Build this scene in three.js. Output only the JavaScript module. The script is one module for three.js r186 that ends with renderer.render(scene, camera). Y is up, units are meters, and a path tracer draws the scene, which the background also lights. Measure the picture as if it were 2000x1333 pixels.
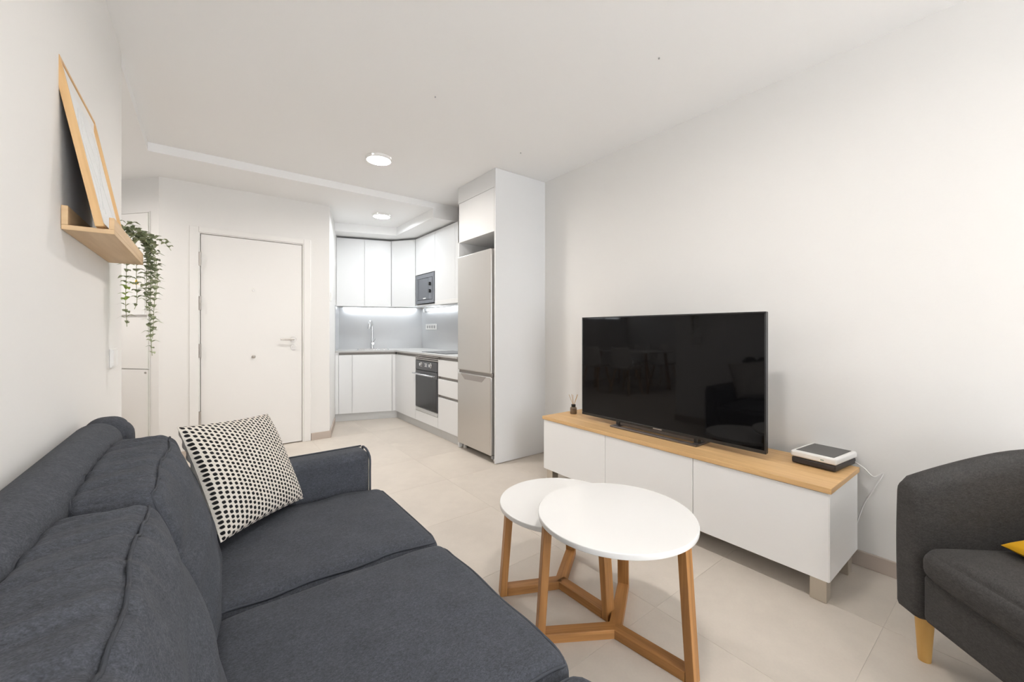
import * as THREE from 'three';
import { RoundedBoxGeometry } from 'three/addons/geometries/RoundedBoxGeometry.js';
import { mergeGeometries, mergeVertices } from 'three/addons/utils/BufferGeometryUtils.js';
import { RectAreaLightUniformsLib } from 'three/addons/lights/RectAreaLightUniformsLib.js';

RectAreaLightUniformsLib.init();
const scene = new THREE.Scene();

// ---------------------------------------------------------------- camera, sky, lights, exposure
// world: X to the TV wall, y up, D (depth, = -z) to the kitchen
const YAW = Math.atan(601.4 / 785);
const camera = new THREE.PerspectiveCamera(2 * Math.atan(666.5 / 785) * 180 / Math.PI, 2000 / 1333, 0.05, 60);
camera.position.set(0, 1.15, 0);
camera.lookAt(Math.sin(YAW), 1.15, -Math.cos(YAW));
camera.setViewOffset(2000, 1333, 0, 21.5, 2000, 1333);
const renderer = new THREE.WebGLRenderer();
renderer.toneMapping = THREE.LinearToneMapping;
renderer.toneMappingExposure = 1.92;
renderer.shadowMap.enabled = true;
scene.background = new THREE.Color().setRGB(4.2, 4.4, 4.6);   // overcast sky outside the windows

const LAMP_WARM = new THREE.Color().setRGB(1, 0.95, 0.89);
const LAMP_COOL = new THREE.Color().setRGB(0.90, 0.96, 1);
const LAMPS = [ // X, ceiling height, D, radiance, colour, label
  [1.12, 2.54, 3.23, 148, LAMP_WARM, 'round recessed ceiling downlight in the living room ceiling before the fridge housing'],
  [1.12, 2.54, 0.75, 86, LAMP_WARM, 'round recessed ceiling downlight above the coffee tables'],
  [1.12, 2.54, -1.75, 120, LAMP_WARM, 'added unseen fill downlight between the armchair and the balcony window'],  // unseen lamp, added as fill for ceiling, bench end and sofa backs
  [1.62, 2.475, 4.58, 76, LAMP_COOL, 'round recessed ceiling downlight glowing cool white above the kitchen floor'],
  [-1.3, 2.475, 3.95, 200, LAMP_WARM, 'round recessed ceiling downlight in the lowered hall ceiling'],
];

// ---------------------------------------------------------------- helpers
let seed = 12345;
const rnd = () => { seed = (seed + 0x6D2B79F5) | 0; let t = Math.imul(seed ^ (seed >>> 15), 1 | seed); t = (t + Math.imul(t ^ (t >>> 7), 61 | t)) ^ t; return ((t ^ (t >>> 14)) >>> 0) / 4294967296; };
const R = (a, b) => a + (b - a) * rnd();
const mix = (a, b, t) => a + (b - a) * t;
const clamp = (x, a, b) => Math.min(b, Math.max(a, x));
const V = (X, y, D) => new THREE.Vector3(X, y, -D);
const ALPHA = 17.8 * Math.PI / 180;                       // the kitchen's end wall is turned by this much
const kx = (e, n) => e * Math.cos(ALPHA) + n * Math.sin(ALPHA), kd = (e, n) => -e * Math.sin(ALPHA) + n * Math.cos(ALPHA);
const taken = new Map();
const numbered = (n) => { const k = taken.get(n) ?? 0; taken.set(n, k + 1); return k ? `${n}_${String(k).padStart(3, '0')}` : n; };
function tag(o, label, category, { group, kind } = {}) {
  o.userData.label = label; o.userData.category = category;
  if (group) o.userData.group = group;
  if (kind) o.userData.kind = kind;
  return o;
}
function thing(name, label, category, base, opt = {}) {
  const o = new THREE.Group(); o.name = numbered(name); o.base = base;
  if (opt.k) { o.position.copy(V(kx(base[0], base[2]), base[1], kd(base[0], base[2]))); o.rotation.y = -ALPHA; } else o.position.copy(V(...base));
  scene.add(o); return tag(o, label, category, opt);
}
function part(t, name, geo, mat, label) {                   // geo is given in room coordinates; the part moves with its thing
  let g = t; while (!g.base) g = g.parent;
  geo.translate(-g.base[0], -g.base[1], g.base[2]);
  const m = new THREE.Mesh(geo, mat); m.name = name; m.castShadow = m.receiveShadow = true; if (label) m.userData.label = label;
  t.add(m); return m;
}
function solid(name, geo, mat, label, category, opt = {}) {   // a one-mesh top-level object
  const m = new THREE.Mesh(geo, mat); m.name = numbered(name); m.castShadow = m.receiveShadow = true; scene.add(m); return tag(m, label, category, opt);
}
function struct(name, geo, mat, label, category) { const m = solid(name, geo, mat, label, category, { kind: 'structure' }); m.base = [0, 0, 0]; return m; }
// uv in metres / s, projected along the main axis of each normal; grain = the axis that u follows
function boxUV(src, s = 1, grain = null, ou = 0, ov = 0) {
  const g = src.index ? src.toNonIndexed() : src, p = g.attributes.position, uv = new Float32Array(p.count * 2);
  const A = new THREE.Vector3(), B = new THREE.Vector3(), C = new THREE.Vector3();
  for (let t = 0; t < p.count; t += 3) {
    A.fromBufferAttribute(p, t); B.fromBufferAttribute(p, t + 1).sub(A); C.fromBufferAttribute(p, t + 2).sub(A); B.cross(C);
    const a = [Math.abs(B.x), Math.abs(B.y), Math.abs(B.z)], k = a[1] >= a[0] && a[1] >= a[2] ? 1 : a[0] >= a[2] ? 0 : 2;
    let [u, v] = k === 1 ? [0, 2] : k === 0 ? [2, 1] : [0, 1];
    if (grain !== null && v === grain) [u, v] = [v, u];
    for (let i = t; i < t + 3; i++) { const c = [p.getX(i), p.getY(i), p.getZ(i)]; uv[2 * i] = c[u] / s + ou; uv[2 * i + 1] = c[v] / s + ov; }
  }
  g.setAttribute('uv', new THREE.BufferAttribute(uv, 2)); return g;
}
function rb(x0, x1, y0, y1, d0, d1, r = 0.0015, seg = 1) {
  const w = x1 - x0, h = y1 - y0, d = d1 - d0, g = new RoundedBoxGeometry(w, h, d, seg, Math.min(r, w * 0.49, h * 0.49, d * 0.49));
  g.translate((x0 + x1) / 2, (y0 + y1) / 2, -(d0 + d1) / 2); return boxUV(g);
}
const bx = (x0, x1, y0, y1, d0, d1) => boxUV(new THREE.BoxGeometry(x1 - x0, y1 - y0, d1 - d0).translate((x0 + x1) / 2, (y0 + y1) / 2, -(d0 + d1) / 2));
function prism(pts, y0, y1) {                               // pts: [X, D] outline
  const s = new THREE.Shape(pts.map(([x, d]) => new THREE.Vector2(x, d)));
  const g = new THREE.ExtrudeGeometry(s, { depth: y1 - y0, bevelEnabled: false });
  g.rotateX(-Math.PI / 2); g.translate(0, y0, 0); return boxUV(g);
}
function merged(list) { return mergeGeometries(list.map((g) => { const q = g.index ? g.toNonIndexed() : g; for (const k of Object.keys(q.attributes)) if (!['position', 'normal', 'uv'].includes(k)) q.deleteAttribute(k); return q; })); }
function tube(pts, r, seg = 32, rad = 8, closed = false) { return new THREE.TubeGeometry(new THREE.CatmullRomCurve3(pts, closed), seg, r, rad, closed); }
function cyl(a, b, r0, r1 = r0, seg = 24) {                  // r0 at a, r1 at b
  const d = b.clone().sub(a), g = new THREE.CylinderGeometry(r1, r0, d.length(), seg);
  g.applyQuaternion(new THREE.Quaternion().setFromUnitVectors(new THREE.Vector3(0, 1, 0), d.clone().normalize()));
  const m = a.clone().add(b).multiplyScalar(0.5); return g.translate(m.x, m.y, m.z);
}
function lathe(prof, at, seg = 40) { return new THREE.LatheGeometry(prof.map(([r, y]) => new THREE.Vector2(r, y)), seg).translate(at.x, at.y, at.z); }

// ---------------------------------------------------------------- textures
const H = (x, y, s) => { let h = Math.imul(x | 0, 374761393) ^ Math.imul(y | 0, 668265263) ^ Math.imul(s, 1274126177); h = Math.imul(h ^ (h >>> 13), 1274126177); return ((h ^ (h >>> 16)) >>> 0) / 4294967296; };
function vn(u, v, fx, fy, s) {                              // tiling value noise
  const x = u * fx, y = v * fy, x0 = Math.floor(x), y0 = Math.floor(y), a = x - x0, b = y - y0, sa = a * a * (3 - 2 * a), sb = b * b * (3 - 2 * b);
  const h = (i, j) => H(((x0 + i) % fx + fx) % fx, ((y0 + j) % fy + fy) % fy, s);
  return mix(mix(h(0, 0), h(1, 0), sa), mix(h(0, 1), h(1, 1), sa), sb);
}
function tex(n, fn, srgb = true, m = n) {
  const d = new Uint8Array(n * m * 4);
  for (let j = 0; j < m; j++) for (let i = 0; i < n; i++) { const c = fn(i / n, j / m, i, j), k = 4 * (j * n + i); for (let q = 0; q < 3; q++) d[k + q] = clamp(Math.round(255 * (c.length ? c[q] : c)), 0, 255); d[k + 3] = 255; }
  const t = new THREE.DataTexture(d, n, m); t.wrapS = t.wrapT = THREE.RepeatWrapping; t.magFilter = THREE.LinearFilter; t.minFilter = THREE.LinearMipmapLinearFilter; t.generateMipmaps = true;
  if (srgb) t.colorSpace = THREE.SRGBColorSpace; t.needsUpdate = true; return t;
}
const woodFn = (lo, hi, s) => (u, v) => {                   // grain along u
  const w = v + 0.012 * (vn(u, v, 3, 6, s) - 0.5);
  let t = 0.45 * vn(u, w, 2, 36, s + 1) + 0.3 * vn(u, w, 5, 110, s + 2) + 0.25 * vn(u, w, 2, 9, s + 3);
  t -= 0.25 * Math.max(0, vn(u, w, 22, 190, s + 4) - 0.72);
  return [0, 1, 2].map((i) => mix(lo[i], hi[i], t));
};
const T_oak = tex(512, woodFn([0.79, 0.62, 0.42], [0.945, 0.795, 0.58], 11));
const T_oakDark = tex(512, woodFn([0.49, 0.325, 0.16], [0.80, 0.58, 0.345], 31));
const T_ash = tex(512, woodFn([0.80, 0.66, 0.49], [0.90, 0.78, 0.62], 51));
const heather = (lo, hi, s) => (u, v) => {
  const t = 0.40 * vn(u, v, 200, 256, s) + 0.34 * vn(u, v, 70, 140, s + 1) + 0.18 * vn(u, v, 30, 52, s + 2) + 0.08 * vn(u, v, 5, 6, s + 3);
  return [0, 1, 2].map((i) => mix(lo[i], hi[i], t));
};
const T_sofa = tex(512, heather([0.165, 0.173, 0.196], [0.362, 0.377, 0.412], 71));
const T_chair = tex(512, heather([0.175, 0.170, 0.168], [0.335, 0.326, 0.32], 91));
const T_weave = tex(256, (u, v, i, j) => 0.35 + 0.25 * (((i >> 1) + (j >> 1)) % 2) + 0.4 * vn(u, v, 64, 64, 5), false);
const T_tile = tex(1024, (u, v) => {
  const t = 0.4 * vn(u, v, 4, 4, 201) + 0.25 * vn(u, v, 11, 9, 202) + 0.2 * vn(u, v, 40, 40, 203) + 0.15 * vn(u, v, 300, 300, 204);
  return [mix(0.775, 0.85, t), mix(0.737, 0.812, t), mix(0.695, 0.766, t)];
});
const T_plaster = tex(512, (u, v) => 0.5 + 0.3 * (vn(u, v, 90, 90, 301) - 0.5) + 0.2 * (vn(u, v, 200, 200, 302) - 0.5), false);
// knitted cushion cover: staggered black stitches on cream yarn
const NK = 25;
const knit = (u, v) => {
  const cx = u * NK, col = Math.floor(cx), fx = cx - col - 0.5, cy = v * NK + (col % 2 ? 0.5 : 0), row = Math.floor(cy), fy = cy - row - 0.5;
  const jx = 0.10 * (H(col, row, 7) - 0.5), jy = 0.12 * (H(col, row, 8) - 0.5), slant = 0.22;
  const dx = Math.abs(fx + jx + slant * fy) / (0.28 + 0.04 * H(col, row, 9)), dy = Math.abs(fy + jy) / (0.31 + 0.05 * H(col, row, 3));
  return [Math.pow(Math.pow(dx, 3) + Math.pow(dy, 3), 1 / 3), fx, fy];
};
const T_knit = tex(1024, (u, v) => {
  const [d, fx, fy] = knit(u, v), b = clamp((d - 0.93) / 0.14, 0, 1), y = 0.06 * (vn(u, v, 250, 250, 12) - 0.5);
  return [mix(0.075, 0.86, b) + y, mix(0.07, 0.83, b) + y, mix(0.075, 0.79, b) + y];
});
const T_knitB = tex(512, (u, v) => { const [d, fx, fy] = knit(u, v); return d < 1 ? 0.75 * (1 - 0.5 * d * d) : 0.35 + 0.2 * vn(u, v, 200, 200, 13); }, false);

// ---------------------------------------------------------------- materials
const rgb = (r, g, b) => new THREE.Color().setRGB(r, g, b);
const std = (color, roughness = 0.6, o = {}) => new THREE.MeshStandardMaterial({ color, roughness, ...o });
const M = {
  wall: std(rgb(0.855, 0.838, 0.815), 0.9, { bumpMap: T_plaster, bumpScale: 0.0004 }),
  ceiling: std(rgb(0.935, 0.93, 0.925), 0.92),
  tile: std(0xffffff, 0.5, { map: T_tile }),
  grout: std(rgb(0.62, 0.575, 0.52), 0.9),
  skirting: std(rgb(0.53, 0.45, 0.39), 0.55),
  doorWhite: std(rgb(0.86, 0.84, 0.815), 0.45),
  cabinet: std(rgb(0.80, 0.80, 0.80), 0.38),
  gola: std(rgb(0.31, 0.28, 0.26), 0.4),
  splash: std(rgb(0.52, 0.525, 0.535), 0.25),
  worktop: std(rgb(0.50, 0.49, 0.475), 0.35),
  plinth: std(rgb(0.62, 0.62, 0.615), 0.4, { metalness: 0.3 }),
  steel: std(rgb(0.60, 0.575, 0.545), 0.3, { metalness: 0.9 }),
  chrome: std(rgb(0.75, 0.75, 0.76), 0.14, { metalness: 1 }),
  nickel: std(rgb(0.50, 0.47, 0.44), 0.42, { metalness: 1 }),
  legSteel: std(rgb(0.62, 0.57, 0.50), 0.28, { metalness: 0.9 }),
  ovenGlass: std(rgb(0.030, 0.030, 0.032), 0.12),
  ovenPanel: std(rgb(0.07, 0.07, 0.075), 0.3),
  microFrame: std(rgb(0.20, 0.21, 0.235), 0.35, { metalness: 0.3 }),
  microGlass: std(rgb(0.13, 0.14, 0.16), 0.15),
  hob: std(rgb(0.02, 0.02, 0.022), 0.08),
  black: std(rgb(0.012, 0.012, 0.013), 0.35),
  tvScreen: new THREE.MeshPhysicalMaterial({ color: rgb(0.004, 0.004, 0.0045), roughness: 0.04, specularIntensity: 0.5 }),
  tvFrame: std(rgb(0.02, 0.02, 0.021), 0.25),
  tvBase: std(rgb(0.16, 0.14, 0.13), 0.3, { metalness: 0.7 }),
  oak: std(0xffffff, 0.45, { map: T_oak }),
  oakDark: std(0xffffff, 0.5, { map: T_oakDark }),
  ash: std(0xffffff, 0.5, { map: T_ash }),
  legWood: std(rgb(0.62, 0.36, 0.10), 0.4),
  standWhite: std(rgb(0.90, 0.895, 0.89), 0.3),
  tableWhite: std(rgb(0.86, 0.85, 0.835), 0.22),
  sofa: std(0xffffff, 0.95, { map: T_sofa, bumpMap: T_weave, bumpScale: 0.0006 }),
  sofaPiping: std(rgb(0.060, 0.066, 0.080), 0.95),
  chair: std(0xffffff, 0.95, { map: T_chair, bumpMap: T_weave, bumpScale: 0.0006 }),
  knit: std(0xffffff, 0.95, { map: T_knit, bumpMap: T_knitB, bumpScale: 0.004 }),
  linen: std(rgb(0.70, 0.65, 0.59), 0.95, { bumpMap: T_weave, bumpScale: 0.0005 }),
  mustard: std(rgb(0.80, 0.42, 0.01), 0.9, { bumpMap: T_weave, bumpScale: 0.0005 }),
  paper: std(rgb(0.84, 0.85, 0.85), 0.5),
  backing: std(rgb(0.13, 0.10, 0.08), 0.9),  // brown board, with the shade behind the leaning frame put into its colour
  leaf: new THREE.MeshPhysicalMaterial({ color: rgb(0.29, 0.335, 0.20), roughness: 0.6, side: THREE.DoubleSide }),
  leafPale: new THREE.MeshPhysicalMaterial({ color: rgb(0.43, 0.47, 0.30), roughness: 0.6, side: THREE.DoubleSide }),
  leafBright: new THREE.MeshPhysicalMaterial({ color: rgb(0.36, 0.50, 0.10), roughness: 0.6, side: THREE.DoubleSide }),
  stem: std(rgb(0.30, 0.33, 0.16), 0.7),
  pot: std(rgb(0.70, 0.68, 0.65), 0.6),
  soil: std(rgb(0.05, 0.035, 0.025), 1),
  plastic: std(rgb(0.84, 0.83, 0.81), 0.35),
  plasticGrey: std(rgb(0.35, 0.35, 0.35), 0.5),
  yellow: std(rgb(0.85, 0.55, 0.02), 0.5),
  glassPane: new THREE.MeshPhysicalMaterial({ color: 0xffffff, roughness: 0.02, transmission: 1, thickness: 0, ior: 1.5 }),
  bottleGlass: new THREE.MeshPhysicalMaterial({ color: rgb(0.80, 0.72, 0.62), roughness: 0.05, transmission: 1, thickness: 0.004, ior: 1.45 }),
  liquid: std(rgb(0.42, 0.30, 0.20), 0.3),
  reed: std(rgb(0.62, 0.40, 0.18), 0.8),
  winFrame: std(rgb(0.75, 0.75, 0.75), 0.4),
};
const glow = (c, k) => new THREE.MeshStandardMaterial({ color: rgb(0.9, 0.9, 0.9), emissive: c, emissiveIntensity: k, roughness: 0.5 });

// ================================================================ the setting
const XR = 2.545, XL = -0.33, CEIL = 2.54, LOW = 2.475, RING = 2.375, DOORD = 4.6, DREAR = -3.2, DFAR = 6.2, XDIN = -3.9;
const K0 = [1.065, DOORD], EL = -0.393, NB = 6.0;             // kitchen: corner of the entrance wall, left end, end wall
{ // floor: slab and 60 cm tiles
  const fl = struct('floor', bx(XDIN - 0.1, XR + 0.1, -0.12, -0.0010, DREAR - 0.1, DFAR + 0.3), M.grout, 'beige large-format tiled floor of the living room and kitchen', 'floor');
  const S = 0.6, G = 0.0006, full = [];
  for (let k = 0; k < 8; k++) { const g = new RoundedBoxGeometry(S - 2 * G, 0.01, S - 2 * G, 1, 0.0004); full.push(boxUV(g, 1.6, null, rnd(), rnd())); }
  const xs = [], ds = [];
  for (let x = 2.085 - 10 * S; x < XR; x += S) xs.push(x);
  for (let d = 0.36 - 6 * S; d < DFAR + 0.1; d += S) ds.push(d);
  for (const x of xs) for (const d of ds) {
    const x0 = Math.max(x, XDIN), x1 = Math.min(x + S, XR), d0 = Math.max(d, DREAR), d1 = Math.min(d + S, DFAR);
    if (x1 - x0 < 0.01 || d1 - d0 < 0.01) continue;
    const whole = x1 - x0 > S - 0.001 && d1 - d0 > S - 0.001;
    const g = whole ? full[Math.floor(rnd() * 8)] : boxUV(new RoundedBoxGeometry(x1 - x0 - 2 * G, 0.01, d1 - d0 - 2 * G, 1, 0.0004), 1.6, null, rnd(), rnd());
    const m = new THREE.Mesh(g, M.tile); m.name = 'tile'; m.receiveShadow = m.castShadow = true; m.position.copy(V((x0 + x1) / 2, -0.005, (d0 + d1) / 2)); fl.add(m);
  }
}
struct('ceiling', bx(XL, XR, CEIL, 2.75, DREAR, 3.99), M.ceiling, 'smooth white living room ceiling', 'ceiling');
struct('ceiling_lowered', prism([[XL, 3.99], [XR, 3.99], [XR, 6.3], [XDIN, 6.3], [XDIN, 1.2], [XL - 0.11, 1.2], [XL - 0.11, 2.79], [XL, 2.79]], LOW, 2.75), M.ceiling, 'lowered white ceiling over the entrance hall and kitchen', 'ceiling');
{ // ring soffit over the kitchen cabinets
  const nr = 5.40, xi = 1.978, dc = (nr - xi * Math.sin(ALPHA)) / Math.cos(ALPHA);
  const L0 = [kx(EL, nr), kd(EL, nr)], L1 = [kx(EL, NB), kd(EL, NB)];
  struct('trim_1', prism([[xi, 3.99], [XR, 3.99], [XR, 6.0], [L1[0], 6.0], L0, [xi, dc]], RING, LOW + 0.001), M.ceiling, 'dropped white plasterboard band above the kitchen wall cabinets', 'trim');
}
struct('wall_right', bx(XR, XR + 0.15, 0, 2.75, DREAR - 0.15, 6.3), M.wall, 'long plain white wall behind the television', 'wall');
struct('wall_left', bx(XL - 0.12, XL, 0, 2.75, DREAR - 0.15, 2.8), M.wall, 'white wall behind the sofa carrying the picture ledge', 'wall');
// rear wall with balcony window behind the camera
const WX0 = 0.0, WX1 = 2.2, WY1 = 2.2;
struct('wall_rear', merged([bx(XL - 0.12, WX0, 0, 2.75, DREAR - 0.2, DREAR), bx(WX1, XR + 0.15, 0, 2.75, DREAR - 0.2, DREAR), bx(WX0, WX1, WY1, 2.75, DREAR - 0.2, DREAR)]), M.wall, 'white wall around the balcony window facing the kitchen end', 'wall');
function windowUnit(name, x0, x1, y0, y1, d0, d1, along, label) { // along 'X' or 'D'
  const t = new THREE.Group(); t.name = name; t.base = [(x0 + x1) / 2, y0, (d0 + d1) / 2]; t.position.copy(V(...t.base)); scene.add(t); tag(t, label, 'window', { kind: 'structure' });
  const f = 0.06, mid = along === 'X' ? (x0 + x1) / 2 : (d0 + d1) / 2, dm = (d0 + d1) / 2, xm = (x0 + x1) / 2;
  const rect = (a0, a1, b0, b1) => along === 'X' ? rb(a0, a1, b0, b1, dm - 0.03, dm + 0.03, 0.004) : rb(xm - 0.03, xm + 0.03, b0, b1, a0, a1, 0.004);
  const a0 = along === 'X' ? x0 : d0, a1 = along === 'X' ? x1 : d1;
  part(t, 'window_frame', merged([rect(a0, a0 + f, y0, y1), rect(a1 - f, a1, y0, y1), rect(a0 + f, a1 - f, y1 - f, y1), rect(a0 + f, a1 - f, y0, y0 + f), rect(mid - f / 2, mid + f / 2, y0 + f, y1 - f)]), M.winFrame);
  for (const [p, q] of [[a0 + f, mid - f / 2], [mid + f / 2, a1 - f]]) part(t, 'window_pane', along === 'X' ? bx(p, q, y0 + f, y1 - f, dm - 0.002, dm + 0.002) : bx(xm - 0.002, xm + 0.002, y0 + f, y1 - f, p, q), M.glassPane);
}
windowUnit('window_1', WX0, WX1, 0, WY1, DREAR - 0.16, DREAR - 0.06, 'X', 'wide two-pane balcony window opposite the kitchen');
// entrance wall with door opening
const DX0 = -0.024, DX1 = 0.80, DH = 2.022;
struct('wall_entrance', merged([bx(-0.31, DX0 - 0.03, 0, 2.6, DOORD, DOORD + 0.16), bx(DX1 + 0.03, K0[0], 0, 2.6, DOORD, DOORD + 0.16), bx(DX0 - 0.03, DX1 + 0.03, DH + 0.03, 2.6, DOORD, DOORD + 0.16)]), M.wall, 'white wall around the entrance door', 'wall');
{ // kitchen side and end walls (turned)
  const A = [K0[0], K0[1]], B = [kx(EL, NB + 0.2), kd(EL, NB + 0.2)];
  struct('wall_kitchen_side', prism([A, B, [B[0] - 0.16, B[1]], [A[0] - 0.16, A[1] + 0.14]], 0, 2.6), M.wall, 'narrow white side wall between the entrance door and the kitchen', 'wall');
  struct('wall_kitchen_end', prism([[kx(EL - 0.02, NB), kd(EL - 0.02, NB)], [XR + 0.1, (NB - (XR + 0.1) * Math.sin(ALPHA)) / Math.cos(ALPHA)], [XR + 0.1, 6.25], [kx(EL - 0.02, NB), 6.25]], 0, 2.6), M.wall, 'white end wall of the kitchen behind the sink', 'wall');
}
// hall: diagonal closet wall, dining room shell
const HA = [-0.304, DOORD], HD = [-0.657, 0.754];            // start and direction of the diagonal wall
const hp = (s, o = 0) => [HA[0] + HD[0] * s + HD[1] * o, HA[1] + HD[1] * s - HD[0] * o]; // o > 0: into the wall
struct('wall_hall', prism([hp(0), hp(2.15), hp(2.15, 0.15), hp(0, 0.15)], 0, 2.6), M.wall, 'diagonal white wall of the entrance hall beside the door', 'wall');
{
  const a = -3.75, b = -2.45, y0 = 1.36, y1 = 2.15;
  struct('wall_dining_end', merged([bx(XDIN, a, 0, 2.6, DFAR, DFAR + 0.15), bx(b, -1.55, 0, 2.6, DFAR, DFAR + 0.15), bx(a, b, 0, y0, DFAR, DFAR + 0.15), bx(a, b, y1, 2.6, DFAR, DFAR + 0.15)]), M.wall, 'white end wall with a high window in the dining corner', 'wall');
  windowUnit('window_2', a, b, y0, y1, DFAR + 0.05, DFAR + 0.11, 'X', 'high two-pane window of the dining corner');
}
struct('wall_dining_near', bx(XDIN, XL - 0.12, 0, 2.6, 1.05, 1.2), M.wall, 'white wall closing the dining corner behind the sofa wall', 'wall');
struct('wall_dining_side', bx(XDIN - 0.15, XDIN, 0, 2.6, 1.05, DFAR + 0.15), M.wall, 'plain white side wall of the dining corner', 'wall');
// baseboards
struct('baseboard_right', merged([rb(XR - 0.012, XR, 0, 0.075, DREAR, 2.8, 0.003)]), M.skirting, 'beige tile skirting along the television wall', 'baseboard');
struct('baseboard_left', merged([rb(XL, XL + 0.012, 0, 0.075, DREAR, 2.8, 0.003), rb(XL - 0.132, XL + 0.012, 0, 0.075, 2.8, 2.812, 0.003)]), M.skirting, 'beige tile skirting behind the sofa', 'baseboard');
struct('baseboard_entrance', merged([rb(0.884, K0[0] + 0.012, 0, 0.075, DOORD - 0.012, DOORD, 0.003), rb(-0.31, -0.108, 0, 0.075, DOORD - 0.012, DOORD, 0.003)]), M.skirting, 'beige tile skirting beside the entrance door frame', 'baseboard');
{
  const a = [K0[0], K0[1] - 0.01], b = [kx(EL, 5.35), kd(EL, 5.35)], ox = Math.cos(ALPHA) * 0.012, od = -Math.sin(ALPHA) * 0.012;
  struct('baseboard_kitchen', prism([a, b, [b[0] + ox, b[1] + od], [a[0] + ox, a[1] + od]], 0, 0.075), M.skirting, 'beige tile skirting on the narrow kitchen side wall', 'baseboard');
  struct('baseboard_hall', prism([hp(0.02), hp(2.1), hp(2.1, -0.012), hp(0.02, -0.012)], 0, 0.075), M.skirting, 'beige tile skirting along the diagonal hall wall', 'baseboard');
}

// ---------------------------------------------------------------- entrance door
{
  const t = new THREE.Group(); t.name = 'door_1'; t.base = [(DX0 + DX1) / 2, 0, DOORD]; t.position.copy(V(...t.base)); scene.add(t);
  tag(t, 'plain white flush entrance door with steel lever handle and white frame', 'door', { kind: 'structure' });
  const O = DOORD;
  part(t, 'door_frame', merged([rb(DX0 - 0.028, DX0 - 0.004, 0, DH + 0.004, O - 0.004, O + 0.14), rb(DX1 + 0.004, DX1 + 0.028, 0, DH + 0.004, O - 0.004, O + 0.14), rb(DX0 - 0.028, DX1 + 0.028, DH + 0.004, DH + 0.028, O - 0.004, O + 0.14), bx(DX0 - 0.028, DX1 + 0.028, 0, DH + 0.02, O + 0.12, O + 0.15)]), M.doorWhite);
  part(t, 'architrave', merged([rb(-0.104, DX0 - 0.014, 0, 2.085, O - 0.016, O, 0.004), rb(DX1 + 0.014, 0.88, 0, 2.085, O - 0.016, O, 0.004), rb(DX0 - 0.014, DX1 + 0.014, DH + 0.012, 2.085, O - 0.016, O, 0.004)]), M.doorWhite);
  const leaf = part(t, 'door_leaf', rb(DX0, DX1, 0.008, DH, O + 0.004, O + 0.05, 0.002), M.doorWhite);
  for (const y of [0.29, 0.90, 1.33, 1.73]) part(t, 'hinge', merged([cyl(V(DX0 - 0.006, y, O - 0.012), V(DX0 - 0.006, y + 0.125, O - 0.012), 0.009, 0.009, 12)]), M.nickel, 'brushed metal hinge');
  const h = part(leaf, 'door_handle', merged([cyl(V(0.722, 1.055, O + 0.004), V(0.722, 1.055, O - 0.006), 0.026), cyl(V(0.722, 1.055, O), V(0.722, 1.055, O - 0.05), 0.009), tube([V(0.722, 1.055, O - 0.048), V(0.70, 1.056, O - 0.052), V(0.60, 1.058, O - 0.052)], 0.0085, 12)]), M.nickel, 'brushed steel lever handle');
  part(leaf, 'lock_rosette', merged([cyl(V(0.722, 0.975, O + 0.004), V(0.722, 0.975, O - 0.008), 0.026), cyl(V(0.722, 0.975, O - 0.006), V(0.722, 0.975, O - 0.016), 0.012)]), M.nickel, 'round steel lock rosette');
  part(leaf, 'peephole', cyl(V(0.378, 1.535, O + 0.004), V(0.378, 1.535, O - 0.004), 0.011), M.nickel);
  part(leaf, 'door_knob', lathe([[0, 0.03], [0.012, 0.028], [0.017, 0.02], [0.012, 0.010], [0.008, 0], [0.008, -0.004]], new THREE.Vector3(), 20).rotateX(Math.PI / 2).translate(0.378, 0.893, -(O + 0.002)), M.nickel);
}

// ---------------------------------------------------------------- ceiling lamps
for (const [x, y, d, L, c, label] of LAMPS) {
  const t = thing('ceiling_light', label, 'light', [x, y, d], { group: 'recessed downlights' });
  const at = V(x, y, d);
  part(t, 'trim_shield_ring', lathe([[0.090, 0.0], [0.090, -0.022], [0.094, -0.024], [0.098, -0.020], [0.103, -0.004], [0.104, 0.002]], at, 48), M.plastic);  // lip made deep to keep grazing lamp light off the ceiling step
  part(t, 'diffuser', lathe([[0, -0.005], [0.086, -0.005], [0.088, 0.0]], at, 48), glow(c, 9));
  const l = new THREE.RectAreaLight(c, L, 0.15, 0.15); l.position.set(0, -0.007, 0); l.rotation.x = -Math.PI / 2; t.add(l);
}
[[1.092, 2.176], [1.969, 2.458], [1.843, 1.172]].forEach(([x, d], i) => solid('ceiling_hook', merged([lathe([[0, 0], [0.004, 0], [0.004, 0.006]], V(x, CEIL - 0.006, d), 10)]), M.plasticGrey, ['tiny grey screw eye in the ceiling above the far end of the sofa', 'tiny grey screw eye in the ceiling beside the fridge housing', 'tiny grey screw eye in the ceiling above the television'][i], 'hook', { group: 'screw eyes in the ceiling' }));

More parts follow.
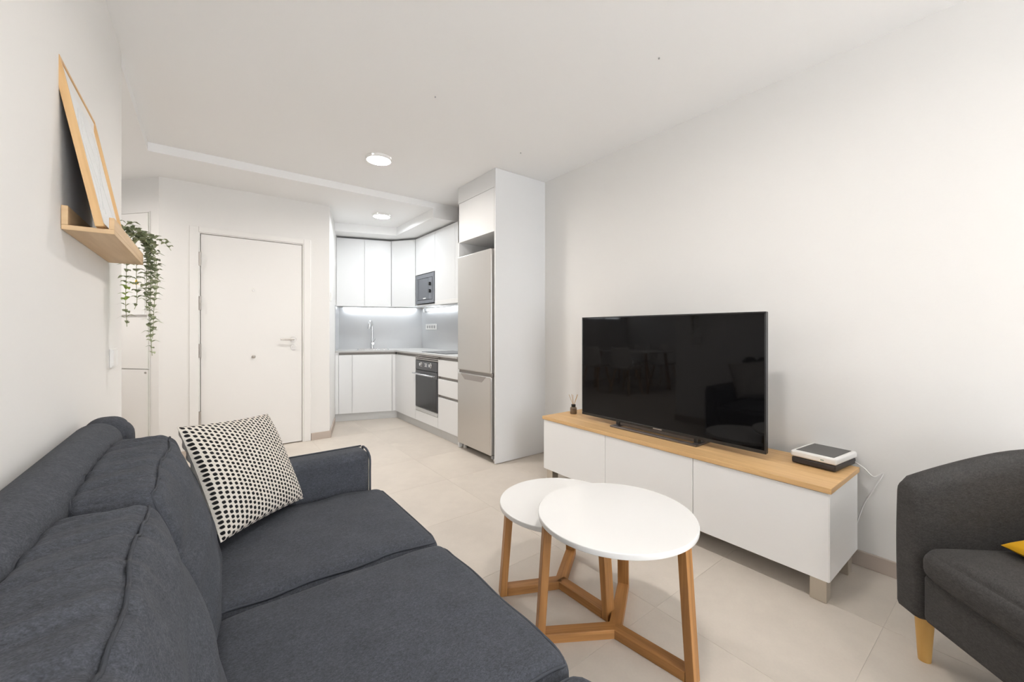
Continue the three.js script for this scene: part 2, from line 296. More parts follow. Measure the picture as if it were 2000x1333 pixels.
// ================================================================ kitchen
const YB0 = 0.10, YB1 = 0.835, YT0 = 0.868, YT1 = 0.888, YU0 = 1.475, YSP = 1.462, YU1 = 2.36, XF = 1.976, XU = 2.22, NF = 5.444, NU = 5.656;
const G2 = 0.0015;
{ // sink base unit on the turned end wall: e from EL to inner corner
  const eIn = 0.318;
  const t = thing('sink_cabinet', 'white handleless base cabinet under the sink', 'cabinet', [0, 0, NF + 0.3], { k: true });
  part(t, 'body', merged([bx(EL + 0.002, eIn, YB0, YT0, NF + 0.03, NB - 0.01)]), M.cabinet);
  part(t, 'filler_panel', rb(EL + 0.002, -0.348 - G2, YB0, YT0, NF, NF + 0.019), M.cabinet);
  part(t, 'door', rb(-0.348 + G2, -0.1925 - G2, YB0, YB1, NF, NF + 0.019), M.cabinet);
  part(t, 'door', rb(-0.1925 + G2, 0.288, YB0, YB1, NF, NF + 0.019), M.cabinet);
  part(t, 'corner_post', rb(0.292, 0.352, YB0, YB1, NF + 0.002, NF + 0.019), M.cabinet);
  part(t, 'grip_channel', bx(-0.346, 0.335, YB1 + 0.002, YT0, NF + 0.022, NF + 0.029), M.gola, 'brown-grey recessed grip channel');
  part(t, 'plinth', bx(EL + 0.002, 0.36, 0, YB0 - 0.002, NF + 0.035, NF + 0.05), M.plinth, 'grey aluminium plinth');
}
const DCn = (NF - XF * Math.sin(ALPHA)) / Math.cos(ALPHA);     // D of the inner corner on the right-hand fronts
{ // corner base unit
  const t = thing('corner_cabinet', 'white handleless base cabinet between sink and oven', 'cabinet', [2.25, 0, 4.77]);
  part(t, 'body', prism([[XF + 0.03, 4.446], [XR - 0.005, 4.446], [XR - 0.005, 5.28], [2.20, 5.28], [XF + 0.03, 5.10]], YB0, YT0), M.cabinet);
  part(t, 'door', rb(XF, XF + 0.019, YB0, YB1, 4.445 + G2, DCn - 0.028), M.cabinet);
  part(t, 'corner_post', rb(XF + 0.002, XF + 0.019, YB0, YB1, DCn - 0.025, DCn + 0.005), M.cabinet);
  part(t, 'grip_channel', bx(XF + 0.022, XF + 0.029, YB1 + 0.002, YT0, 4.445, DCn - 0.02), M.gola, 'brown-grey recessed grip channel');
  part(t, 'plinth', bx(XF + 0.035, XF + 0.05, 0, YB0 - 0.002, 4.445, DCn + 0.03), M.plinth, 'grey aluminium plinth');
}
{ // oven housing
  const t = thing('oven_cabinet', 'white base cabinet holding the built-in oven', 'cabinet', [2.25, 0, 4.16]);
  part(t, 'side_panel', bx(XF + 0.03, XR - 0.005, YB0, YT0, 4.428, 4.444), M.cabinet);
  part(t, 'side_panel', bx(XF + 0.03, XR - 0.005, YB0, YT0, 3.876, 3.890), M.cabinet);
  part(t, 'bottom_panel', rb(XF, XF + 0.019, YB0, 0.214, 3.876 + G2, 4.444 - G2), M.cabinet);
  part(t, 'base', bx(XF + 0.03, XR - 0.005, YB0, 0.12, 3.892, 4.426), M.cabinet);
  part(t, 'plinth', bx(XF + 0.035, XF + 0.05, 0, YB0 - 0.002, 3.876, 4.444), M.plinth, 'grey aluminium plinth');
}
{ // oven
  const d0 = 3.884, d1 = 4.437, t = thing('oven', 'black built-in electric oven with steel bar handle under the hob', 'oven', [2.2, 0.2, 4.16]);
  part(t, 'body', bx(XF + 0.02, 2.5, 0.22, 0.835, d0 + 0.012, d1 - 0.012), M.black);
  for (let i = 0; i < 3; i++) part(t, 'vent_slat', rb(XF - 0.002, XF + 0.018, 0.806 + i * 0.021, 0.820 + i * 0.021, d0 - 0.004, d1 + 0.004, 0.003), M.nickel, 'horizontal steel vent slat');
  const pn = part(t, 'control_panel', rb(XF - 0.006, XF + 0.019, 0.695, 0.798, d0, d1, 0.003), M.ovenPanel);
  for (const d of [4.275, 4.035]) part(pn, 'knob', merged([cyl(V(XF - 0.006, 0.758, d), V(XF - 0.026, 0.758, d), 0.021, 0.018), cyl(V(XF - 0.006, 0.758, d), V(XF - 0.009, 0.758, d), 0.026)]), M.chrome, 'chrome control knob');
  part(pn, 'display', rb(XF - 0.0085, XF - 0.004, 0.730, 0.782, 4.10, 4.21, 0.001), M.microGlass);
  const digits = part(pn, 'display_symbols', merged([0, 1, 2].map((i) => rb(XF - 0.0095, XF - 0.008, 0.738 + 0.014 * i, 0.744 + 0.014 * i, 4.125, 4.185 - 0.012 * (i % 2), 0.0003))), M.plastic);
  const dr = part(t, 'oven_door', rb(XF - 0.006, XF + 0.019, 0.262, 0.688, d0, d1, 0.003), M.ovenPanel);
  part(dr, 'door_glass', rb(XF - 0.009, XF - 0.004, 0.272, 0.618, d0 + 0.014, d1 - 0.014, 0.001), M.ovenGlass);
  part(dr, 'handle', merged([tube([V(XF - 0.048, 0.652, d0 + 0.004), V(XF - 0.052, 0.652, (d0 + d1) / 2), V(XF - 0.048, 0.652, d1 - 0.004)], 0.0095, 20), cyl(V(XF - 0.004, 0.652, d0 + 0.03), V(XF - 0.05, 0.652, d0 + 0.03), 0.007), cyl(V(XF - 0.004, 0.652, d1 - 0.03), V(XF - 0.05, 0.652, d1 - 0.03), 0.007)]), M.chrome, 'steel bar handle');
  part(t, 'bottom_trim', rb(XF - 0.004, XF + 0.019, 0.218, 0.257, d0, d1, 0.003), M.plinth);
}
{ // drawer unit
  const d0 = 3.452, d1 = 3.874, t = thing('drawer_cabinet', 'white base unit with three handleless drawers beside the fridge', 'cabinet', [2.25, 0, 3.66]);
  part(t, 'body', bx(XF + 0.03, XR - 0.005, YB0, YT0, d0 + 0.002, d1), M.cabinet);
  for (const [y0, y1] of [[0.66, YB1], [0.464, 0.632], [YB0, 0.436]]) part(t, 'drawer_front', rb(XF, XF + 0.019, y0, y1, d0 + G2, d1 - G2), M.cabinet);
  for (const [y0, y1] of [[YB1 + 0.002, YT0], [0.634, 0.658], [0.438, 0.462]]) part(t, 'grip_channel', merged([bx(XF + 0.022, XF + 0.029, y0, y1, d0 + 0.002, d1 - 0.012), rb(XF + 0.001, XF + 0.029, y0, y1, d1 - 0.012, d1 - 0.001)]), M.gola, 'brown-grey recessed grip channel');
  part(t, 'plinth', bx(XF + 0.035, XF + 0.05, 0, YB0 - 0.002, d0 + 0.002, d1), M.plinth, 'grey aluminium plinth');
}
{ // continuous worktop
  const nf = NF - 0.012, xf = XF - 0.012, dc = (nf - xf * Math.sin(ALPHA)) / Math.cos(ALPHA), db = (NB - 0.012 - (XR - 0.012) * Math.sin(ALPHA)) / Math.cos(ALPHA);
  solid('worktop', prism([[kx(EL + 0.002, nf), kd(EL + 0.002, nf)], [xf, dc], [xf, 3.452], [XR - 0.012, 3.452], [XR - 0.012, db], [kx(EL + 0.002, NB - 0.012), kd(EL + 0.002, NB - 0.012)]], YT0, YT1), M.worktop, 'thin grey corner worktop running along both kitchen runs', 'worktop');
  // backsplash panels
  const e1 = (XR - 0.012 - (NB - 0.012) * Math.sin(ALPHA)) / Math.cos(ALPHA);
  const b = thing('backsplash', 'grey backsplash panels between worktop and wall cabinets', 'backsplash', [2.0, YT1, 5.6]);
  part(b, 'end_panel', prism([[kx(EL + 0.002, NB - 0.012), kd(EL + 0.002, NB - 0.012)], [kx(e1, NB - 0.012), kd(e1, NB - 0.012)], [kx(e1, NB - 0.001), kd(e1, NB - 0.001)], [kx(EL + 0.002, NB - 0.001), kd(EL + 0.002, NB - 0.001)]], YT1, YSP), M.splash);
  part(b, 'side_panel', bx(XR - 0.012, XR - 0.001, YT1, YSP - 0.014, 3.452, db - 0.001), M.splash);
  part(b, 'return_panel', prism([[kx(EL + 0.001, NF - 0.01), kd(EL + 0.001, NF - 0.01)], [kx(EL + 0.010, NF - 0.01), kd(EL + 0.010, NF - 0.01)], [kx(EL + 0.010, NB - 0.013), kd(EL + 0.010, NB - 0.013)], [kx(EL + 0.001, NB - 0.013), kd(EL + 0.001, NB - 0.013)]], YT1 + 0.0005, YSP), M.splash);
  // outlet
  const o = thing('outlet_plate', 'white triple power outlet plate on the grey backsplash', 'outlet', [XR - 0.013, 1.19, 5.165]);
  part(o, 'plate', rb(XR - 0.022, XR - 0.0125, 1.155, 1.232, 5.00, 5.33, 0.003), M.plastic);
  for (const d of [5.055, 5.125, 5.195, 5.265]) part(o, 'socket', merged([cyl(V(XR - 0.022, 1.193, d), V(XR - 0.0235, 1.193, d), 0.021, 0.021, 18)]), M.plasticGrey);
}
{ // sink and tap
  const t = thing('kitchen_sink', 'stainless steel inset sink in the grey worktop', 'sink', [0.06, YT1, 5.76], { k: true });
  part(t, 'rim', merged([rb(-0.14, 0.26, YT1, YT1 + 0.003, 5.56, 5.575, 0.001), rb(-0.14, 0.26, YT1, YT1 + 0.003, 5.925, 5.94, 0.001), rb(-0.14, -0.125, YT1, YT1 + 0.003, 5.575, 5.925, 0.001), rb(0.245, 0.26, YT1, YT1 + 0.003, 5.575, 5.925, 0.001)]), M.chrome);
  part(t, 'bowl', bx(-0.125, 0.245, YT1, YT1 + 0.0015, 5.575, 5.925), M.nickel);
  const f = thing('kitchen_faucet', 'tall chrome pull-out faucet standing behind the sink', 'faucet', [0.05, YT1, 5.945], { k: true });
  part(f, 'base', lathe([[0.026, 0.003], [0.026, 0.012], [0.020, 0.02], [0.020, 0.075], [0.0, 0.08]], V(0.05, YT1, 5.945), 24), M.chrome);
  part(f, 'spout', tube([V(0.05, 0.95, 5.945), V(0.05, 1.14, 5.945), V(0.048, 1.235, 5.94), V(0.035, 1.275, 5.90), V(0.02, 1.265, 5.855), V(0.012, 1.235, 5.835)], 0.011, 40, 12), M.chrome);
  part(f, 'spray_head', cyl(V(0.012, 1.24, 5.837), V(0.006, 1.165, 5.826), 0.014, 0.017), M.chrome);
  part(f, 'lever', merged([cyl(V(0.05, 0.965, 5.935), V(0.058, 0.965, 5.87), 0.019, 0.016), cyl(V(0.058, 0.97, 5.875), V(0.09, 1.03, 5.86), 0.005)]), M.chrome);
}
solid('induction_hob', rb(2.06, 2.47, YT1, YT1 + 0.006, 3.86, 4.46, 0.002), M.hob, 'black glass cooktop set in the worktop above the oven', 'hob');
{ // wall cabinets on the end wall
  const t = thing('wall_cabinet', 'white two-door wall cabinet above the sink', 'cabinet', [0, YU0, NU + 0.17], { k: true });
  part(t, 'body', bx(EL + 0.002, 0.290, YU0 + 0.004, YU1 - 0.012, NU + 0.02, NB - 0.012), M.cabinet);
  part(t, 'door', rb(EL + 0.004, -0.0485 - G2, YU0 - 0.012, YU1 - 0.012, NU, NU + 0.019), M.cabinet);
  part(t, 'door', rb(-0.0485 + G2, 0.288 - G2, YU0 - 0.012, YU1 - 0.012, NU, NU + 0.019), M.cabinet);
  part(t, 'grip_rail', bx(EL + 0.03, 0.22, YU0 - 0.016, YU0 - 0.008, NU + 0.020, NU + 0.034), M.plinth);
}
{ // diagonal corner wall cabinet
  const a = [kx(0.290, NU), kd(0.290, NU)], b = [XU, 5.0], t = thing('corner_wall_cabinet', 'white diagonal corner wall cabinet', 'cabinet', [2.25, YU0, 5.2]);
  const dx = b[0] - a[0], dd = b[1] - a[1], L = Math.hypot(dx, dd), nx = -dd / L, nd = dx / L;      // inwards normal
  const q = (s, o) => [a[0] + dx * s + nx * o, a[1] + dd * s + nd * o];
  part(t, 'door', prism([q(0.008, 0), q(0.992, 0), q(0.992, 0.019), q(0.008, 0.019)], YU0 - 0.012, YU1 - 0.012), M.cabinet);
  const db = (NB - 0.012 - (XR - 0.012) * Math.sin(ALPHA)) / Math.cos(ALPHA);
  part(t, 'body', prism([q(0, 0.021), q(1, 0.021), [XR - 0.012, 5.0], [XR - 0.012, db], [kx(0.293, NB - 0.012), kd(0.293, NB - 0.012)]], YU0 + 0.004, YU1 - 0.012), M.cabinet);
}
{ // microwave cabinet, hood cabinet
  const t = thing('microwave_cabinet', 'white wall cabinet housing the built-in microwave', 'cabinet', [2.38, YU0, 4.72]);
  part(t, 'body', merged([bx(XU + 0.02, XR - 0.012, YU0 + 0.4, YU1 - 0.012, 4.437, 4.996), bx(XU + 0.02, XR - 0.012, YU0 - 0.012, YU0 + 0.4, 4.437, 4.448), bx(XU + 0.02, XR - 0.012, YU0 - 0.012, YU0 + 0.4, 4.985, 4.996), bx(XU + 0.02, XR - 0.012, YU0 - 0.012, YU0 + 0.002, 4.449, 4.984)]), M.cabinet);
  part(t, 'door', rb(XU, XU + 0.019, 1.868, YU1 - 0.012, 4.437 + G2, 4.996), M.cabinet);
  const h = thing('hood_cabinet', 'white wall cabinet with built-in extractor hood above the hob', 'cabinet', [2.38, YU0, 4.0]);
  part(h, 'body', bx(XU + 0.02, XR - 0.012, YU0 + 0.03, YU1 - 0.012, 3.454, 4.434), M.cabinet);
  part(h, 'door', rb(XU, XU + 0.019, YU0 - 0.002, YU1 - 0.012, 3.454, 3.94 - G2), M.cabinet);
  part(h, 'door', rb(XU, XU + 0.019, YU0 - 0.002, YU1 - 0.012, 3.94 + G2, 4.434), M.cabinet);
  const hd = part(h, 'extractor_hood', rb(XU - 0.004, XR - 0.03, YU0 - 0.024, YU0 + 0.028, 3.46, 4.43, 0.004), M.plastic, 'white slim extractor hood');
  part(hd, 'filter', bx(XU + 0.04, XR - 0.09, YU0 - 0.026, YU0 - 0.023, 3.52, 4.37), M.nickel);
}
{ // microwave
  const d0 = 4.449, d1 = 4.984, y0 = 1.488, y1 = 1.858, t = thing('microwave', 'grey built-in microwave with two round knobs', 'microwave', [2.38, y0, 4.72]);
  part(t, 'body', bx(XU + 0.015, XR - 0.02, y0 + 0.01, y1 - 0.01, d0 + 0.01, d1 - 0.01), M.black);
  part(t, 'frame', merged([rb(XU - 0.004, XU + 0.014, y0, y0 + 0.042, d0, d1, 0.002), rb(XU - 0.004, XU + 0.014, y1 - 0.05, y1, d0, d1, 0.002), rb(XU - 0.004, XU + 0.014, y0 + 0.042, y1 - 0.05, d0, d0 + 0.045, 0.002), rb(XU - 0.004, XU + 0.014, y0 + 0.042, y1 - 0.05, d1 - 0.045, d1, 0.002)]), M.microFrame);
  const dr = part(t, 'door', rb(XU - 0.008, XU + 0.012, y0 + 0.046, y1 - 0.054, d0 + 0.15, d1 - 0.049, 0.002), M.microGlass);
  part(dr, 'door_edge', rb(XU - 0.0095, XU - 0.006, y0 + 0.05, y1 - 0.06, d1 - 0.105, d1 - 0.1, 0.0005), M.black);
  part(dr, 'logo', rb(XU - 0.0092, XU - 0.0075, y0 + 0.055, y0 + 0.068, d0 + 0.22, d0 + 0.30, 0.0005), M.plastic);
  const pn = part(t, 'control_panel', rb(XU - 0.008, XU + 0.012, y0 + 0.046, y1 - 0.054, d0 + 0.049, d0 + 0.147, 0.002), M.microFrame);
  for (const y of [y0 + 0.145, y0 + 0.235]) part(pn, 'knob', cyl(V(XU - 0.008, y, d0 + 0.098), V(XU - 0.03, y, d0 + 0.098), 0.023, 0.019), M.black);
}
{ // under-cabinet light strips
  const strip = (label, base, opt, geoBody, geoGlow, w, pos) => {
    const t = thing('light_strip', label, 'light', base, opt);
    part(t, 'profile', geoBody, M.winFrame); part(t, 'diffuser', geoGlow, glow(LAMP_COOL, 7));
    const l = new THREE.RectAreaLight(LAMP_COOL, 18, w, 0.012); l.position.copy(V(pos[0], pos[1], pos[2])); l.rotation.set(-Math.PI / 2, 0, opt.k ? 0 : Math.PI / 2); t.add(l); return t;
  };
  const y = YU0 - 0.01;
  strip('lit strip light under the wall cabinet above the sink', [0.04, y, NB - 0.05], { k: true, group: 'under-cabinet strip lights' }, rb(-0.33, 0.66, y - 0.006, y + 0.0135, NB - 0.055, NB - 0.014, 0.001), rb(-0.325, 0.655, y - 0.013, y - 0.006, NB - 0.05, NB - 0.02, 0.003), 0.9, [0.12, -0.018, 0]);
  strip('lit strip light under the hood cabinet above the cooktop', [XR - 0.05, y - 0.02, 4.2], { group: 'under-cabinet strip lights' }, rb(XR - 0.029, XR - 0.013, y - 0.016, y - 0.002, 3.46, 5.36, 0.001), rb(XR - 0.028, XR - 0.014, y - 0.028, y - 0.016, 3.465, 5.35, 0.003), 1.75, [0.028, -0.013, 0.2]);
  solid('spotlight', merged([cyl(V(2.44, YU0 - 0.03, 5.18), V(2.44, YU0 - 0.075, 5.16), 0.022, 0.026, 20), cyl(V(2.44, YU0, 5.19), V(2.44, YU0 - 0.04, 5.18), 0.009, 0.009, 12), tube([V(2.44, YU0 - 0.05, 5.17), V(2.46, YU0 - 0.075, 5.13), V(2.49, YU0 - 0.06, 5.10)], 0.005, 12)]), M.chrome, 'small chrome sensor switch hanging under the microwave cabinet corner', 'switch');
}
{ // fridge housing and fridge
  const d0 = 2.81, d1 = 3.449, t = thing('fridge_housing', 'tall white fridge housing with a plain side panel and top cupboard', 'cabinet', [2.26, 0, 3.13]);
  part(t, 'side_panel', rb(XF, XR, 0.004, CEIL - 0.001, d0, d0 + 0.019), M.cabinet);
  part(t, 'side_panel', rb(XF, XR - 0.013, 0.004, LOW - 0.001, d1 - 0.019, d1), M.cabinet);
  part(t, 'back_panel', bx(XR - 0.02, XR - 0.002, 0.02, CEIL - 0.03, d0 + 0.02, d1 - 0.02), M.cabinet);
  part(t, 'shelf', rb(XF + 0.02, XR - 0.021, 2.0, 2.018, d0 + 0.0195, d1 - 0.0195), M.cabinet);
  part(t, 'door', rb(XF, XF + 0.019, 2.0, 2.378, d0 + 0.021, d1 - 0.001), M.cabinet);
  part(t, 'filler_panel', rb(XF + 0.001, XF + 0.019, 2.382, CEIL - 0.001, d0 + 0.021, d1 - 0.001), M.cabinet);
  const a = d0 + 0.045, b = d1 - 0.024, f = thing('refrigerator', 'tall brushed steel fridge freezer in the white housing', 'refrigerator', [2.25, 0, 3.13]);
  part(f, 'body', bx(XF + 0.045, XR - 0.04, 0.045, 1.84, a + 0.004, b - 0.004), M.plasticGrey);
  const up = part(f, 'fridge_door', rb(XF - 0.02, XF + 0.042, 0.768, 1.858, a, b, 0.012, 3), M.steel);
  const lo = part(f, 'freezer_door', rb(XF - 0.02, XF + 0.042, 0.06, 0.742, a, b, 0.012, 3), M.steel);
  part(f, 'door_gap', bx(XF + 0.0, XF + 0.04, 0.74, 0.77, a + 0.006, b - 0.006), M.gola);
  part(lo, 'grip_recess', (() => { const s = new THREE.Shape([[0.06, 0.737], [0.14, 0.685], [0.43, 0.685], [0.50, 0.737]].map(([p, q]) => new THREE.Vector2(p, q))); const g = new THREE.ExtrudeGeometry(s, { depth: 0.006, bevelEnabled: false }); g.rotateY(-Math.PI / 2); return g.translate(XF - 0.016, 0, -(b)); })(), M.gola, 'dark trapezoid grip recess');
  for (const d of [a + 0.03, b - 0.03]) part(f, 'foot', cyl(V(XF + 0.05, 0, d), V(XF + 0.05, 0.05, d), 0.018, 0.014, 14), M.plastic);
  part(f, 'hinge', rb(XF + 0.002, XF + 0.04, 0.03, 0.058, a, a + 0.03, 0.003), M.plasticGrey);
}

// ================================================================ hall
{
  const hpg = (s0, s1, o0, o1, y0, y1) => prism([hp(s0, o1), hp(s1, o1), hp(s1, o0), hp(s0, o0)], y0, y1);
  const bp = hp(0.3, -0.01);
  const t = thing('hall_closet', 'white built-in closet with flat doors set in the diagonal hall wall', 'closet', [bp[0], 0, bp[1]]);
  part(t, 'surround', merged([hpg(0.095, 0.10, -0.012, -0.001, 0.076, 2.18), hpg(0.10, 0.95, -0.012, -0.001, 2.17, 2.18)]), M.doorWhite);
  part(t, 'lower_door', hpg(0.104, 0.9, -0.016, -0.001, 0.08, 0.806), M.doorWhite);
  part(t, 'upper_door', hpg(0.104, 0.9, -0.016, -0.001, 0.814, 2.165), M.doorWhite);
  part(t, 'keyhole', (() => { const p = hp(0.13, -0.016), q = hp(0.13, -0.022); return cyl(V(p[0], 0.78, p[1]), V(q[0], 0.78, q[1]), 0.009, 0.009, 14); })(), M.nickel);
  const b2 = hp(0.3, -0.05), e = thing('electrical_box', 'white electrical box with a yellow warning triangle behind the hanging plant', 'electrical box', [b2[0], 1.28, b2[1]]);
  part(e, 'case', hpg(0.12, 0.62, -0.034, -0.0165, 1.295, 1.72), M.plastic);
  part(e, 'cover_lip', hpg(0.116, 0.624, -0.038, -0.0165, 1.282, 1.2945), M.plastic);
  const s = 0.205, tri = new THREE.Shape([[-0.026, 0], [0.026, 0], [0, 0.05]].map(([x, y]) => new THREE.Vector2(x, y)));
  const g = new THREE.ExtrudeGeometry(tri, { depth: 0.001, bevelEnabled: false }); const c = hp(s, -0.0345);
  g.rotateY(Math.atan2(-HD[1], -HD[0]) + 0); // face the hall
  g.rotateY(0); g.translate(c[0], 1.545, -c[1]);
  part(e, 'warning_sticker', g, new THREE.MeshStandardMaterial({ color: rgb(0.85, 0.55, 0.02), roughness: 0.5, side: THREE.DoubleSide }), 'yellow warning triangle');
}
{ // switch on the wall end
  const t = thing('light_switch', 'white double light switch plate near the end of the sofa wall', 'switch', [XL, 0.98, 2.53]);
  part(t, 'plate', rb(XL, XL + 0.010, 0.982, 1.067, 2.47, 2.592, 0.003), M.plastic);
  for (const [a, b] of [[2.476, 2.529], [2.533, 2.586]]) part(t, 'rocker', rb(XL + 0.008, XL + 0.014, 0.99, 1.06, a, b, 0.002), M.plastic);
}
{
  const p = [kx(EL, 4.95), kd(EL, 4.95)];
  const t = thing('wall_thermostat', 'small white control plate on the narrow kitchen side wall', 'switch', [EL, 1.47, 4.83], { k: true });
  part(t, 'plate', rb(EL, EL + 0.012, 1.47, 1.56, 4.80, 4.86, 0.003), M.plastic);
  part(t, 'button', rb(EL + 0.011, EL + 0.015, 1.485, 1.545, 4.815, 4.845, 0.002), M.plastic);
}

// ================================================================ TV stand and what is on it
const YS = 0.497;
{
  const x0 = 2.05, x1 = 2.47, d0 = 0.52, d1 = 2.28, t = thing('tv_stand', 'low white three-door TV bench with oak top and steel legs', 'tv stand', [2.26, 0, 1.4]);
  part(t, 'top_board', boxUV(rb(x0 - 0.008, x1 + 0.006, YS - 0.024, YS, d0 - 0.008, d1 + 0.008, 0.002), 0.8, 2), M.oak, 'light oak top board');
  part(t, 'body', bx(x0 + 0.021, x1, 0.105, YS - 0.0245, d0 + 0.001, d1 - 0.001), M.standWhite);
  part(t, 'side_panel', rb(x0 + 0.0015, x1, 0.104, YS - 0.0245, d0 - 0.001, d0 + 0.012), M.standWhite);
  const s = [d0 + 0.002, 1.105, 1.69, d1];
  for (let i = 0; i < 3; i++) part(t, 'door', rb(x0, x0 + 0.019, 0.102, YS - 0.027, s[i] + (i ? G2 : 0), s[i + 1] - G2, 0.0015), M.standWhite);
  for (const [x, d] of [[x0 + 0.02, d0 + 0.015], [x1 - 0.08, d0 + 0.015], [x0 + 0.02, d1 - 0.075], [x1 - 0.08, d1 - 0.075]]) part(t, 'leg', rb(x, x + 0.06, 0, 0.104, d, d + 0.06, 0.003), M.legSteel, 'square brushed steel leg');
}
{
  const x0 = 2.222, d0 = 0.82, d1 = 2.048, y0 = 0.528, y1 = 1.243, t = thing('television', 'large black flat television on a low bar stand', 'television', [2.25, YS, 1.43]);
  part(t, 'housing', merged([rb(x0 + 0.006, x0 + 0.03, y0, y1, d0, d1, 0.004), rb(x0 + 0.028, x0 + 0.075, y0 + 0.03, y1 - 0.25, d0 + 0.15, d1 - 0.15, 0.02)]), M.tvFrame);
  part(t, 'bezel', merged([rb(x0, x0 + 0.012, y0, y0 + 0.018, d0, d1, 0.002), rb(x0, x0 + 0.012, y1 - 0.008, y1, d0, d1, 0.002), rb(x0, x0 + 0.012, y0 + 0.018, y1 - 0.008, d0, d0 + 0.008, 0.002), rb(x0, x0 + 0.012, y0 + 0.018, y1 - 0.008, d1 - 0.008, d1, 0.002)]), M.tvFrame);
  part(t, 'screen', rb(x0 + 0.0015, x0 + 0.007, y0 + 0.018, y1 - 0.008, d0 + 0.008, d1 - 0.008, 0.0005), M.tvScreen, 'glossy black screen');
  part(t, 'maker_mark', rb(x0 - 0.0006, x0 + 0.001, y0 + 0.006, y0 + 0.012, 1.395, 1.455, 0.0003), M.nickel);
  const b = part(t, 'stand_base', merged([rb(x0 - 0.052, x0 - 0.026, YS, YS + 0.012, 1.15, 1.75, 0.003), rb(x0 - 0.026, x0 + 0.10, YS, YS + 0.011, 1.15, 1.19, 0.003), rb(x0 - 0.026, x0 + 0.10, YS, YS + 0.011, 1.71, 1.75, 0.003), rb(x0 + 0.08, x0 + 0.11, YS, YS + 0.011, 1.15, 1.75, 0.003)]), M.tvBase, 'dark metal stand frame');
  part(b, 'neck', rb(x0 + 0.004, x0 + 0.03, YS + 0.012, y0 + 0.004, 1.19, 1.71, 0.003), M.tvBase);
  for (const d of [1.165, 1.71]) part(b, 'bracket', rb(x0 - 0.004, x0 + 0.03, YS + 0.010, y0 + 0.004, d, d + 0.025, 0.002), M.tvFrame);
}
{ // reed diffuser
  const at = V(2.285, YS, 2.195), t = thing('reed_diffuser', 'small glass reed diffuser bottle at the end of the oak bench top', 'diffuser', [2.285, YS, 2.195]);
  part(t, 'bottle', lathe([[0.0, 0.0005], [0.024, 0.001], [0.026, 0.004], [0.026, 0.046], [0.022, 0.052], [0.012, 0.055], [0.012, 0.056]], at, 32), M.bottleGlass);
  part(t, 'liquid', lathe([[0, 0.003], [0.0235, 0.004], [0.0235, 0.040], [0, 0.0401]], at, 32), M.liquid);
  part(t, 'collar', lathe([[0.0, 0.0555], [0.0165, 0.0555], [0.0165, 0.074], [0.006, 0.075], [0.0, 0.075]], at, 24), M.black);
  for (const [a, b] of [[-0.036, 0.002], [-0.02, 0.02], [0.002, -0.02], [0.024, 0.012], [0.036, -0.008]]) part(t, 'reed', cyl(at.clone().add(new THREE.Vector3(a * 0.12, 0.066, b * 0.12)), at.clone().add(new THREE.Vector3(a * 0.78, 0.15, b * 1.1 + a * 0.62)), 0.0016, 0.0016, 6), M.reed);
}
{ // stacked devices
  const place = (t) => t;
  const t = thing('media_box', 'flat black media box lying on the oak bench top', 'media box', [2.40, YS, 0.635]);
  const rotY = -0.10, c = [2.405, 0.632], turn = (g) => g.translate(-c[0], 0, c[1]).rotateY(rotY).translate(c[0], 0, -c[1]);
  part(t, 'case', turn(rb(2.29, 2.525, YS + 0.003, YS + 0.033, 0.545, 0.725, 0.008, 3)), std(rgb(0.035, 0.03, 0.03), 0.45));
  for (const [x, d] of [[2.31, 0.56], [2.47, 0.56], [2.31, 0.69], [2.47, 0.69]]) part(t, 'foot', turn(rb(x, x + 0.03, YS, YS + 0.004, d, d + 0.02, 0.001)), M.black);
  const w = thing('white_router', 'white device with a dark screen top lying on the black media box', 'device', [2.40, YS + 0.033, 0.635]);
  const cs = part(w, 'case', turn(rb(2.285, 2.525, YS + 0.034, YS + 0.064, 0.54, 0.728, 0.009, 3)), M.plastic);
  part(w, 'top_panel', turn(rb(2.305, 2.508, YS + 0.060, YS + 0.0652, 0.556, 0.712, 0.002)), std(rgb(0.085, 0.08, 0.08), 0.35), 'dark grey top panel');
  part(w, 'logo', turn(rb(2.2842, 2.2856, YS + 0.045, YS + 0.050, 0.588, 0.602, 0.0004)), std(rgb(0.25, 0.36, 0.30), 0.5));
  const cb = tube([V(2.50, YS + 0.02, 0.545), V(2.515, YS - 0.01, 0.505), V(2.525, YS - 0.045, 0.47), V(2.535, YS - 0.02, 0.44), V(2.532, YS - 0.10, 0.47), V(2.535, 0.30, 0.51), V(2.535, 0.09, 0.56)], 0.003, 60, 6);
  solid('power_cable', cb, M.plastic, 'thin white cable looping down the wall behind the TV bench', 'cable');
}

